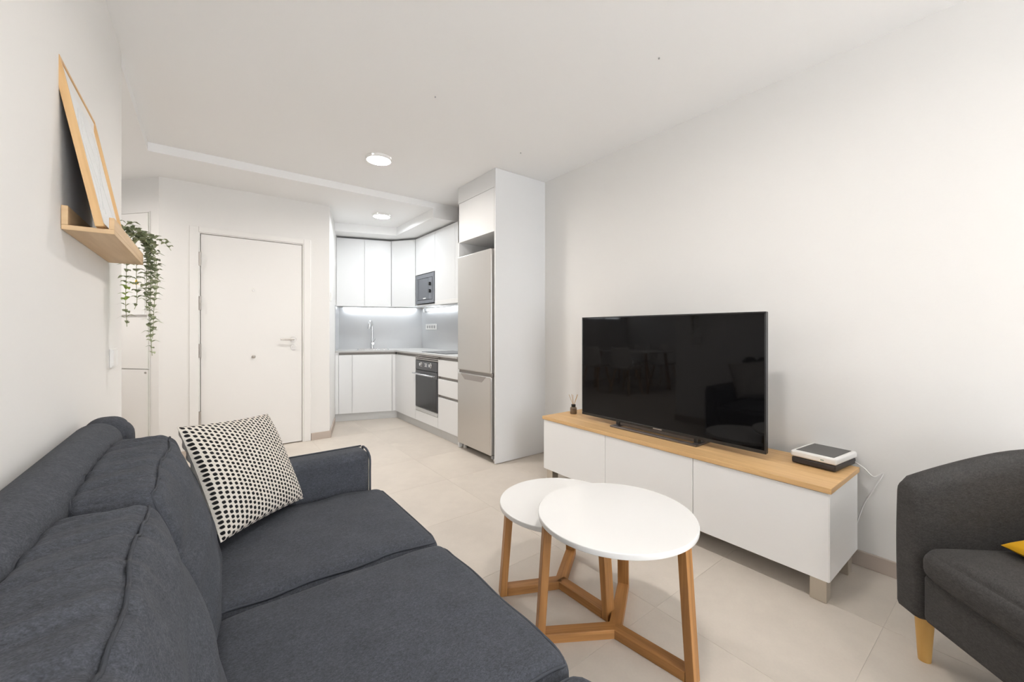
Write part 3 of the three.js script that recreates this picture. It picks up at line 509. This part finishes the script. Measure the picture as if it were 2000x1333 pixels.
// ================================================================ coffee tables
function coffeeTable(label, X, D, top, r, feet, angles, thick) {
  const t = thing('coffee_table', label, 'coffee table', [X, 0, D]);
  part(t, 'table_top', lathe([[0, top - thick], [r - 0.004, top - thick], [r, top - thick + 0.003], [r, top - 0.003], [r - 0.003, top], [0, top]], V(X, 0, D), 96), M.tableWhite, 'round white table top');
  const h = top - thick - 0.0005, w = 0.046, th = 0.026;
  for (const deg of angles) {
    const a = deg * Math.PI / 180, ca = Math.cos(a), sa = Math.sin(a);
    // profile in (radius, height): foot bar along the floor, raking leg, top bar
    const bar = (pts, wid) => { const s = new THREE.Shape(pts.map(([x, y]) => new THREE.Vector2(x, y))); const g = new THREE.ExtrudeGeometry(s, { depth: wid - 0.003, bevelEnabled: true, bevelThickness: 0.0015, bevelSize: 0.0015, bevelOffset: -0.0015, bevelSegments: 1 }); g.translate(0, 0, -wid / 2 + 0.0015); return g; };
    const put = (g) => g.rotateY(a).translate(X, 0, -D);
    const rt = feet - 0.028, leg = bar([[feet, 0], [rt, h], [rt - 0.03, h], [feet - th - 0.005, 0.034], [feet - th - 0.005, 0]], w);
    const foot = bar([[0, 0], [feet - th - 0.006, 0], [feet - th - 0.006, 0.034], [0, 0.034]], w);
    const arm = bar([[0, h - 0.03], [rt - 0.031, h - 0.03], [rt - 0.031, h], [0, h]], w * 0.8);
    part(t, 'leg', put(boxUV(leg, 0.6, 1, rnd(), rnd())), M.oakDark, 'oak leg');
    part(t, 'foot_bar', put(boxUV(foot, 0.6, 0, rnd(), rnd())), M.oakDark);
    part(t, 'top_bar', put(boxUV(arm, 0.6, 0, rnd(), rnd())), M.oakDark);
  }
  return t;
}
coffeeTable('larger round white coffee table with three oak legs, overlapping the lower one', 1.232, 0.968, 0.463, 0.290, 0.302, [148, -83, 31], 0.021);
coffeeTable('lower small round white coffee table with oak legs, tucked under the larger one', 1.270, 1.300, 0.387, 0.272, 0.278, [154, -88, 34], 0.022);

// ================================================================ soft shapes
// cube [-1,1]^3 -> soft box; returns geometry and the mapping used, so that piping can follow it
function softBox(w, h, d, r, puff, opt = {}) {
  const n = opt.n ?? 36, hw = w / 2, hh = h / 2, hd = d / 2;
  const sgn = (t) => Math.sign(t) * (1 - Math.pow(1 - Math.abs(t), 1.35));   // denser near edges
  const map = (p) => {
    const q = new THREE.Vector3(p.x * hw, p.y * hh, p.z * hd), c = new THREE.Vector3(clamp(q.x, -hw + r, hw - r), clamp(q.y, -hh + r, hh - r), clamp(q.z, -hd + r, hd - r));
    const v = q.clone().sub(c); if (v.lengthSq() > 1e-12) v.setLength(r); const o = c.add(v);
    const fx = 1 - p.x * p.x, fy = 1 - p.y * p.y, fz = 1 - p.z * p.z;
    o.x += puff[0] * p.x * Math.pow(fy * fz, 0.6); o.y += puff[1] * p.y * Math.pow(Math.max(0, fx * fz), 0.5); o.z += puff[2] * p.z * Math.pow(Math.max(0, fx * fy), 0.5);
    if (opt.warp) opt.warp(o, p);
    return o;
  };
  const g0 = new THREE.BoxGeometry(2, 2, 2, n, n, n), pp = g0.attributes.position, P = new THREE.Vector3();
  for (let i = 0; i < pp.count; i++) { P.fromBufferAttribute(pp, i); P.set(sgn(P.x), sgn(P.y), sgn(P.z)); const o = map(P); pp.setXYZ(i, o.x, o.y, o.z); }
  g0.deleteAttribute('uv'); g0.deleteAttribute('normal');
  const g = mergeVertices(g0, 1e-5); g.computeVertexNormals();
  return { g: boxUV(g, 0.22), map };
}
function piping(map, pts, r = 0.004, seg = 90, closed = false) { return tube(pts.map((p) => map(new THREE.Vector3(...p))), r, seg, 6, closed); }
const line = (a, b, n = 14) => Array.from({ length: n + 1 }, (_, i) => [0, 1, 2].map((k) => mix(a[k], b[k], i / n)));
const loopTop = (y) => [...line([-0.98, y, -0.98], [0.98, y, -0.98]), ...line([0.98, y, -0.98], [0.98, y, 0.98]).slice(1), ...line([0.98, y, 0.98], [-0.98, y, 0.98]).slice(1), ...line([-0.98, y, 0.98], [-0.98, y, -0.98]).slice(1, -1)];

// ================================================================ sofa
{
  const s0 = -0.66, sE = 1.955, X0 = XL + 0.014, t = thing('sofa', 'dark grey fabric sofa with rolled back and loose cushions against the white wall', 'sofa', [0.13, 0, 0.6]);
  // frame
  part(t, 'seat_base', rb(X0 + 0.12, 0.57, 0.13, 0.30, s0 + 0.15, 1.83, 0.02, 3), M.sofa);
  part(t, 'back_panel', boxUV(rb(X0 + 0.005, X0 + 0.115, 0.13, 0.79, s0 + 0.02, sE - 0.02, 0.04, 4), 0.22), M.sofa);
  const rx = -0.266, ry = 0.80, rr = 0.061;
  const roll = new THREE.CapsuleGeometry(rr, sE - s0 - 2 * rr - 0.16, 12, 36).rotateX(Math.PI / 2).translate(rx, ry, -((s0 + sE) / 2 - 0.05));
  part(t, 'back_roll', boxUV(roll, 0.22), M.sofa, 'long padded roll along the top of the back');
  for (const [a, b, far] of [[1.83, sE, 1], [s0, s0 + 0.125, 0]]) {
    const arm = part(t, 'arm', boxUV(rb(X0 + 0.05, 0.598, 0.13, 0.605, a, b, 0.035, 5), 0.22), M.sofa);
    const m = (a + b) / 2;
    part(arm, 'piping', merged([tube([V(0.597, 0.14, a + 0.008), V(0.597, 0.50, a + 0.008), V(0.597, 0.575, a + 0.012), V(0.590, 0.603, a + 0.03), V(0.590, 0.606, m), V(0.590, 0.603, b - 0.03), V(0.597, 0.575, b - 0.012), V(0.597, 0.50, b - 0.008), V(0.597, 0.14, b - 0.008)], 0.005, 60, 6), tube([V(0.588, 0.6025, b - 0.012), V(0.3, 0.6025, b - 0.012), V(X0 + 0.10, 0.6025, b - 0.012)], 0.004, 30, 6)]), M.sofaPiping);
    // padded corner where back roll meets the arm
    const cap = softBox(0.13, 0.30, 0.13, 0.056, [0.004, 0.008, 0.006], { n: 20 }).g; cap.translate(X0 + 0.058, 0.70, -m);
    part(t, 'back_corner', cap, M.sofa);
  }
  for (const [x, d] of [[X0 + 0.1, s0 + 0.06], [0.53, s0 + 0.06], [X0 + 0.1, sE - 0.06], [0.53, sE - 0.06]]) part(t, 'leg', cyl(V(x, 0, d), V(x, 0.132, d), 0.018, 0.024, 16), M.legWood);
  // seat cushions
  const seats = [[1.235, 1.826], [0.605, 1.23], [-0.53, 0.60]];
  for (const [a, b] of seats) {
    const w = 0.645, dd = b - a - 0.004, { g, map } = softBox(w, 0.15, dd, 0.045, [0.006, 0.020, 0.002], { n: 44, warp: (o, p) => { o.y += 0.0035 * Math.sin(9 * p.x + 3 * a) * Math.sin(7 * p.z + a) * (1 - p.y * p.y < 0.5 ? 1 : 0.3); o.y -= 0.012 * Math.max(0, p.x - 0.55); } });
    const off = [0.322, 0.370, (a + b) / 2], mv = (q) => q.translate(off[0], off[1], -off[2]);
    const c = part(t, 'seat_cushion', mv(g), M.sofa);
    part(c, 'piping', mv(piping(map, loopTop(0.93), 0.0036, 160, true)), M.sofaPiping);
  }
  // back cushions: boxed, slumped
  const backs = [[1.09, 1.72, 0.0], [0.40, 1.085, 1.7], [-0.32, 0.39, 3.1]];
  for (const [a, b, ph] of backs) {
    const dd = b - a, hh = 0.41;
    const warp = (o, p) => {
      o.x -= 0.20 * o.y;
      const up = (p.y + 1) / 2, F = (p.x + 1) / 2, S = F * F * (3 - 2 * F);   // S: 0 at the back, 1 at the front
      o.x += 0.035 * (1 - up) * mix(0.2, 1, S) * (1 - 0.5 * p.z * p.z); o.z *= 1 - 0.075 * Math.max(0, p.y + 0.2); // slumped belly
      o.x += 0.0045 * Math.sin(11 * p.y + 2.5 * p.z + ph) * S * (1 - p.y * p.y) + 0.006 * Math.sin(5.2 * p.z + 3 * p.y + ph * 2) * S * (1 - p.z * p.z);
      o.y += (0.0034 * Math.sin(24 * p.z + ph + 2.2 * p.x) + 0.0026 * Math.sin(41 * p.z + 2 * ph + p.x * 3)) * (p.y > 0.6 ? (p.y - 0.6) / 0.4 : 0);
      o.y -= 0.012 * p.z * p.z * Math.max(0, p.y);
    };
    const { g, map } = softBox(0.135, hh, dd, 0.024, [0.034, 0.007, 0.008], { n: 56, warp });
    const mv = (q) => q.translate(-0.108, 0.622, -(a + b) / 2);
    const c = part(t, 'back_cushion', mv(g), M.sofa);
    const pl = (x, y) => [...line([x, -0.9, -0.985], [x, y, -0.985], 8), ...line([x, y, -0.985], [x, y, 0.985], 24).slice(1), ...line([x, y, 0.985], [x, -0.9, 0.985], 8).slice(1)];
    part(c, 'piping', mv(piping(map, pl(0.96, 0.975), 0.0028, 160)), M.sofa);
    part(c, 'piping', mv(piping(map, pl(-0.93, 0.99), 0.0026, 160)), M.sofa);
  }
}

// ================================================================ scatter pillows
function pillow(name, label, TL, TR, BR, BL, T, matF, matB, uvN) {   // corners as [X, y, D]; front faces the viewer side of TL-TR-BR
  const c = [0, 1, 2].map((k) => (TL[k] + TR[k] + BR[k] + BL[k]) / 4), low = Math.min(BL[1], BR[1]);
  const t = thing(name, label, 'cushion', [c[0], low, c[2]]);
  const A = [TL, TR, BR, BL].map((p) => V(...p)), nrm = A[1].clone().sub(A[3]).cross(A[0].clone().sub(A[2])).normalize();
  const N = 56, make = (s) => {
    const pos = [], uv = [], idx = [];
    for (let j = 0; j <= N; j++) for (let i = 0; i <= N; i++) {
      const u = i / N, v = j / N, a = 2 * u - 1, b = 2 * v - 1;
      // edges sag inwards between the corners
      const k = 0.035, uu = 0.5 + 0.5 * a * (1 - k * (1 - b * b)), vv = 0.5 + 0.5 * b * (1 - k * (1 - a * a));
      const p = A[3].clone().multiplyScalar((1 - uu) * (1 - vv)).addScaledVector(A[2], uu * (1 - vv)).addScaledVector(A[1], uu * vv).addScaledVector(A[0], (1 - uu) * vv);
      const f = Math.pow(Math.max(0, (1 - a * a) * (1 - b * b)), 0.42);
      let h = T * f * (s > 0 ? 1 : 0.95) + (f > 0 ? 0.0025 * f * Math.sin(6 * a + 4 * b) : 0);
      if (s < 0) h += 0.010 * Math.sin(30 * b) * Math.pow(Math.abs(a), 6) * Math.sqrt(f);
      p.addScaledVector(nrm, s * h + 0.0006 * s); pos.push(p.x, p.y, p.z); uv.push(u, v);
    }
    for (let j = 0; j < N; j++) for (let i = 0; i < N; i++) { const q = j * (N + 1) + i; s > 0 ? idx.push(q, q + 1, q + N + 2, q, q + N + 2, q + N + 1) : idx.push(q, q + N + 2, q + 1, q, q + N + 1, q + N + 2); }
    const g = new THREE.BufferGeometry(); g.setAttribute('position', new THREE.Float32BufferAttribute(pos, 3)); g.setAttribute('uv', new THREE.Float32BufferAttribute(uv, 2)); g.setIndex(idx); g.computeVertexNormals(); return g;
  };
  part(t, 'front_cover', make(1), matF);
  part(t, 'back_cover', make(-1), matB);
  return t;
}
pillow('scatter_pillow', 'square cream pillow with black knitted stitches leaning on the sofa arm', [-0.068, 0.842, 1.656], [0.206, 0.806, 1.921], [0.314, 0.478, 1.779], [0.040, 0.500, 1.514], 0.062, M.knit, M.linen);

// ================================================================ armchair
{
  const fx = -0.72, fd = 0.694, lx = -0.694, ld = -0.72;      // facing direction, direction along the front
  const C = [1.985 + lx * 0.39, 0.32 + ld * 0.39];            // middle of the front edge
  const t = thing('armchair', 'dark grey fabric tub armchair with tapered wooden legs against the TV wall', 'armchair', [C[0] - fx * 0.36, 0, C[1] - fd * 0.36]);
  const W = (a, y, b) => V(C[0] + lx * a - fx * b, y, C[1] + ld * a - fd * b);   // a across, b backwards from the front edge
  // tub wall: path of the wall's middle line
  const th = 0.105, half = 0.39 - th / 2, str = 0.30, rad = half, path = [];
  for (let i = 0; i <= 10; i++) path.push([-half, i ? 0.036 + (str - 0.036) * i / 10 : 0, -1, 0]);
  for (let i = 1; i < 28; i++) { const a = Math.PI * i / 28; path.push([-half * Math.cos(a), str + 0.36 * Math.sin(a), -Math.cos(a), Math.sin(a)]); }
  for (let i = 10; i >= 0; i--) path.push([half, i ? 0.036 + (str - 0.036) * i / 10 : 0, 1, 0]);
  const rim = (b) => 0.625 + 0.15 * (1 - Math.pow(1 - clamp(b / 0.66, 0, 1), 1.9));
  const prof = [], y0 = 0.165;                                 // rounded section: (offset, fraction of height)
  const sec = (Ht, k) => { const out = [], rr = 0.046, hw = th / 2; const P = (o, y) => out.push([o * k, y]);
    P(-hw + 0.01, y0); P(-hw, y0 + 0.012); for (let i = 0; i <= 6; i++) P(-hw - 0.006 * Math.sin(Math.PI * i / 6), mix(y0 + 0.05, Ht - rr, i / 6));
    for (let i = 1; i <= 8; i++) { const a = Math.PI * i / 8; P(-hw * Math.cos(a), Ht - rr + rr * Math.sin(a)); }
    for (let i = 1; i <= 6; i++) P(hw, mix(Ht - rr, y0 + 0.05, i / 6)); P(hw, y0 + 0.012); P(hw - 0.01, y0); return out; };
  const rings = [];
  const ring = (p, k, back, hs) => { const Ht = rim(p[1]); const mid = (y0 + Ht) / 2; return sec(Ht, k).map(([o, y]) => W(p[0] + p[2] * -o, mid + (y - mid) * hs, p[1] + back + p[3] * -o)); };
  for (const [k, back, hs] of [[0.05, 0, 0.80], [0.45, 0, 0.93], [0.72, 0.006, 0.972], [0.9, 0.018, 0.992]]) rings.push(ring(path[0], k, back, hs));
  path.forEach((p, i) => { const q = [...p]; if (i === 0 || i === path.length - 1) q[1] = 0.036; rings.push(ring(q, 1, 0, 1)); });
  for (const [k, back, hs] of [[0.9, 0.018, 0.992], [0.72, 0.006, 0.972], [0.45, 0, 0.93], [0.05, 0, 0.80]]) rings.push(ring(path[path.length - 1], k, back, hs));
  const n = rings[0].length, pos = [], idx = [];
  rings.forEach((r) => r.forEach((p) => pos.push(p.x, p.y, p.z)));
  for (let i = 0; i + 1 < rings.length; i++) for (let j = 0; j < n; j++) { const a = i * n + j, b = i * n + (j + 1) % n, c = a + n, d = b + n; idx.push(a, b, d, a, d, c); }
  for (const [o, f] of [[0, 1], [(rings.length - 1) * n, 0]]) for (let j = 1; j + 1 < n; j++) f ? idx.push(o, o + j + 1, o + j) : idx.push(o, o + j, o + j + 1);
  let g = new THREE.BufferGeometry(); g.setAttribute('position', new THREE.Float32BufferAttribute(pos, 3)); g.setIndex(idx); g.computeVertexNormals();
  part(t, 'tub_shell', boxUV(g, 0.22), M.chair, 'curved padded back and arms');
  const M4 = new THREE.Matrix4().makeBasis(W(1, 0, 0).sub(W(0, 0, 0)), new THREE.Vector3(0, 1, 0), W(0, 0, -1).sub(W(0, 0, 0)));
  const place = (q, a, y, b) => { const v = W(a, y, b); q.applyMatrix4(M4); q.translate(v.x, v.y, v.z); return boxUV(q, 0.22); };
  part(t, 'front_rail', place(softBox(0.58, 0.165, 0.08, 0.02, [0, 0, 0.004], { n: 16 }).g, 0, 0.250, 0.055), M.chair);
  part(t, 'seat_base', place(softBox(0.56, 0.13, 0.5, 0.02, [0, 0, 0], { n: 10 }).g, 0, 0.250, 0.35), M.chair);
  const cu = part(t, 'seat_cushion', place(softBox(0.562, 0.105, 0.56, 0.042, [0.0, 0.024, 0.012], { n: 36 }).g, 0, 0.375, 0.275), M.chair, 'loose grey seat cushion');
  for (const [a, b] of [[-0.335, 0.062], [0.335, 0.062], [-0.27, 0.55], [0.27, 0.55]]) { const f = W(a, 0, b - 0.0), u = W(a, 0.168, b); part(t, 'leg', cyl(f, u, 0.017, 0.027, 24), M.legWood, 'tapered honey wood leg'); }
  // mustard cushion on the seat
  const q = (a, y, b) => { const v = W(a, y, b); return [v.x, v.y, -v.z]; };
  pillow('mustard_cushion', 'mustard yellow cushion lying in the grey tub armchair', q(-0.12, 0.60, 0.53), q(0.24, 0.62, 0.50), q(0.14, 0.475, 0.16), q(-0.235, 0.462, 0.20), 0.05, M.mustard, M.mustard);
}

// ================================================================ picture ledge, frame, plant
const YL = 1.443;
{
  const d0 = 1.718, d1 = 2.452, x1 = -0.218, t = thing('picture_ledge', 'pale ash picture ledge mounted on the wall above the sofa', 'shelf', [XL, YL, 2.085]);
  part(t, 'shelf_board', boxUV(rb(XL + 0.001, x1, YL, YL + 0.014, d0, d1, 0.001), 0.7, 2), M.ash);
  part(t, 'back_board', boxUV(rb(XL + 0.001, XL + 0.015, YL + 0.0142, YL + 0.07, d0, d1, 0.001), 0.7, 2, 0.3), M.ash);
  part(t, 'front_lip', boxUV(rb(x1 - 0.012, x1, YL + 0.0142, YL + 0.05, d0, d1, 0.001), 0.7, 2, 0.7), M.ash);
}
{ // framed print leaning on the wall
  const d0 = 1.70, d1 = 2.175, yb = YL + 0.0145, len = 0.487, xb = -0.2345, xt = XL + 0.006, lean = Math.atan2(xb - xt, 0.475);
  const t = thing('framed_print', 'thin oak framed pale print leaning on the picture ledge', 'picture', [xb, yb, 1.94]);
  const P = (x0, x1, y0, y1, a, b, r, gr) => boxUV(rb(x0, x1, y0, y1, a, b, r), 0.6, gr);      // local: x thickness, y along the frame
  const put = (g) => g.rotateZ(lean).translate(xb - 0.004, yb + 0.0045, 0);
  const fw = 0.012, ft = 0.019;
  part(t, 'frame_side', put(P(-ft, 0, 0, len, d0, d0 + fw, 0.001, 1)), M.oak); part(t, 'frame_side', put(P(-ft, 0, 0, len, d1 - fw, d1, 0.001, 1)), M.oak);
  part(t, 'frame_rail', put(P(-ft, 0, 0, fw, d0 + fw, d1 - fw, 0.001, 2)), M.oak); part(t, 'frame_rail', put(P(-ft, 0, len - fw, len, d0 + fw, d1 - fw, 0.001, 2)), M.oak);
  part(t, 'back_board', put(bx(-0.0165, -0.0135, fw * 0.5, len - fw * 0.5, d0 + fw * 0.5, d1 - fw * 0.5)), M.backing, 'brown backing board darkened to stand for the shade behind the frame');
  const pr = part(t, 'print', put(bx(-0.0132, -0.009, fw * 0.6, len - fw * 0.6, d0 + fw * 0.6, d1 - fw * 0.6)), M.paper);
  const ink = std(rgb(0.76, 0.765, 0.755), 0.8), strokes = [];
  for (let k = 0; k < 5; k++) { const pts = []; const o = R(0.10, 0.36), a = R(0.1, 0.2); for (let i = 0; i <= 8; i++) pts.push(new THREE.Vector3(-0.0088, 0.08 + 0.33 * i / 8, -(d0 + o + 0.04 * Math.sin(i * 0.9 + k * 2) + a * 0.2 * i / 8))); strokes.push(tube(pts, 0.0012, 40, 4)); }
  part(pr, 'line_drawing', put(merged(strokes)), ink);
}
{ // trailing eucalyptus
  const P0 = [-0.272, YL + 0.0145, 2.375], t = thing('hanging_plant', 'trailing artificial eucalyptus plant spilling over the end of the picture ledge', 'plant', P0);
  part(t, 'pot', lathe([[0, 0.001], [0.026, 0.001], [0.034, 0.05], [0.036, 0.052], [0.033, 0.052], [0.030, 0.044], [0, 0.043]], V(...P0), 28), M.pot);
  const shape = new THREE.Shape(); shape.moveTo(0, 0); shape.bezierCurveTo(0.011, 0.004, 0.0125, 0.019, 0.0, 0.032); shape.bezierCurveTo(-0.0125, 0.019, -0.011, 0.004, 0, 0);
  const lg = new THREE.ShapeGeometry(shape, 5); { const p = lg.attributes.position; for (let i = 0; i < p.count; i++) p.setZ(i, 3 * p.getX(i) * p.getX(i) / 0.008 * 0.35 - 4 * Math.pow(p.getY(i), 2)); lg.computeVertexNormals(); }
  // strands: [points], leaves, material
  const top = [P0[0], P0[1] + 0.045, P0[2]];
  const S = [
    [[[-0.275, 1.535, 2.44], [-0.276, 1.50, 2.485], [-0.278, 1.40, 2.492], [-0.280, 1.28, 2.49], [-0.276, 1.165, 2.492]], 28, 1],
    [[[-0.255, 1.54, 2.45], [-0.247, 1.48, 2.50], [-0.246, 1.36, 2.505], [-0.244, 1.275, 2.50], [-0.252, 1.245, 2.50]], 20, 0],
    [[[-0.225, 1.555, 2.43], [-0.20, 1.50, 2.50], [-0.198, 1.36, 2.51], [-0.20, 1.20, 2.505], [-0.192, 1.03, 2.505]], 42, 0],
    [[[-0.22, 1.56, 2.42], [-0.19, 1.51, 2.48], [-0.180, 1.38, 2.49], [-0.186, 1.22, 2.49], [-0.190, 1.11, 2.49]], 34, 0],
    [[[-0.235, 1.56, 2.43], [-0.214, 1.52, 2.50], [-0.212, 1.40, 2.52], [-0.214, 1.29, 2.52], [-0.21, 1.24, 2.515]], 28, 0],
    [[[-0.215, 1.55, 2.40], [-0.18, 1.49, 2.46], [-0.172, 1.38, 2.465], [-0.176, 1.30, 2.46]], 22, 0],
    [[[-0.22, 1.57, 2.45], [-0.18, 1.575, 2.50], [-0.145, 1.56, 2.515], [-0.125, 1.53, 2.515]], 18, 0],
    [[[-0.24, 1.565, 2.38], [-0.215, 1.575, 2.41], [-0.19, 1.55, 2.44], [-0.176, 1.50, 2.45]], 18, 0],
    [[[-0.27, 1.57, 2.40], [-0.25, 1.595, 2.43], [-0.22, 1.58, 2.46], [-0.20, 1.54, 2.48]], 20, 0],
    [[[-0.28, 1.56, 2.37], [-0.262, 1.60, 2.36], [-0.24, 1.60, 2.34]], 10, 0],
    [[[-0.25, 1.56, 2.42], [-0.215, 1.54, 2.475], [-0.196, 1.46, 2.50], [-0.190, 1.40, 2.505]], 22, 0],
    [[[-0.25, 1.56, 2.40], [-0.22, 1.56, 2.45], [-0.205, 1.52, 2.48], [-0.203, 1.44, 2.49]], 22, 0],
  ];
  const Y = new THREE.Vector3(0, 1, 0), Q = new THREE.Quaternion(), E3 = new THREE.Euler();
  for (const [pts, nl, kind] of S) {
    const v = [V(...top), ...pts.map((p) => V(...p))], curve = new THREE.CatmullRomCurve3(v);
    const st = part(t, 'strand', new THREE.TubeGeometry(curve, 36, 0.0011, 5), M.stem);
    for (let k = 0; k < nl; k++) {
      const s = 0.22 + 0.78 * (Math.floor(k / 2) + 0.5 + R(-0.15, 0.15)) / (nl / 2), at = curve.getPointAt(clamp(s, 0, 1)), side = (k % 2 ? Math.PI : 0) + Math.floor(k / 2) * 1.45 + R(-0.3, 0.3);
      const m = new THREE.Mesh(lg, kind && k > 12 && k < 20 ? M.leafBright : rnd() < 0.4 ? M.leafPale : M.leaf); m.name = 'leaf'; m.castShadow = m.receiveShadow = true;
      E3.set(-Math.PI / 2 + R(0.0, 0.55), 0, R(-0.35, 0.35)); m.quaternion.setFromEuler(E3); m.quaternion.premultiply(Q.setFromAxisAngle(Y, side));
      m.position.set(at.x - P0[0], at.y - P0[1], at.z + P0[2]); m.scale.setScalar(R(0.9, 1.3) * (s > 0.93 ? 0.7 : 1)); st.add(m);
    }
  }
}

// ================================================================ dining corner (mirrored in the TV screen)
{
  const X = -2.25, D = 4.85, t = thing('dining_table', 'white dining table with wooden legs mirrored in the television screen', 'dining table', [X, 0, D]);
  part(t, 'table_top', rb(X - 0.4, X + 0.4, 0.725, 0.75, D - 0.65, D + 0.65, 0.006, 2), M.tableWhite);
  for (const [a, b] of [[-1, -1], [1, -1], [-1, 1], [1, 1]]) part(t, 'leg', cyl(V(X + a * 0.36, 0, D + b * 0.6), V(X + a * 0.31, 0.725, D + b * 0.52), 0.018, 0.026, 16), M.oakDark);
  const chairProto = (() => {
    const c = thing('dining_chair', 'white shell dining chair with wooden legs beside the dining table', 'chair', [0, 0, 0], { group: 'white chairs around the dining table' });
    const sh = softBox(0.44, 0.02, 0.42, 0.009, [0, 0, 0], { n: 18, warp: (o, p) => { o.y += 0.06 * p.x * p.x * p.x * p.x + 0.03 * Math.max(0, -p.z) ** 3; } }).g.translate(0, 0.45, 0);
    part(c, 'seat', sh, M.plastic);
    const bk = softBox(0.44, 0.38, 0.02, 0.009, [0, 0, 0], { n: 18, warp: (o, p) => { o.z += 0.09 * p.x * p.x; o.x *= 1 - 0.18 * Math.max(0, p.y); } }).g.rotateX(-0.2).translate(0, 0.645, -0.225);
    part(c, 'backrest', bk, M.plastic);
    for (const [a, b] of [[-1, -1], [1, -1], [-1, 1], [1, 1]]) part(c, 'leg', cyl(new THREE.Vector3(a * 0.21, 0, b * 0.2), new THREE.Vector3(a * 0.13, 0.445, b * 0.12), 0.012, 0.016, 14), M.oak);
    return c;
  })();
  [[X + 0.62, D - 0.32, -Math.PI / 2], [X + 0.66, D + 0.34, -Math.PI / 2], [X - 0.62, D - 0.3, Math.PI / 2], [X - 0.62, D + 0.3, Math.PI / 2]].forEach(([x, d, a], i) => {
    const c = i ? chairProto.clone() : chairProto; if (i) { c.name = numbered('dining_chair'); scene.add(c); }
    c.position.copy(V(x, 0, d)); c.rotation.y = a; c.userData.label = `white shell dining chair on the ${i < 2 ? 'hall' : 'wall'} side of the dining table, ${i % 2 ? 'towards the window' : 'away from the window'}`;
  });
}

scene.traverse((o) => { if (o.isMesh) { o.castShadow = true; o.receiveShadow = true; } });
renderer.render(scene, camera);
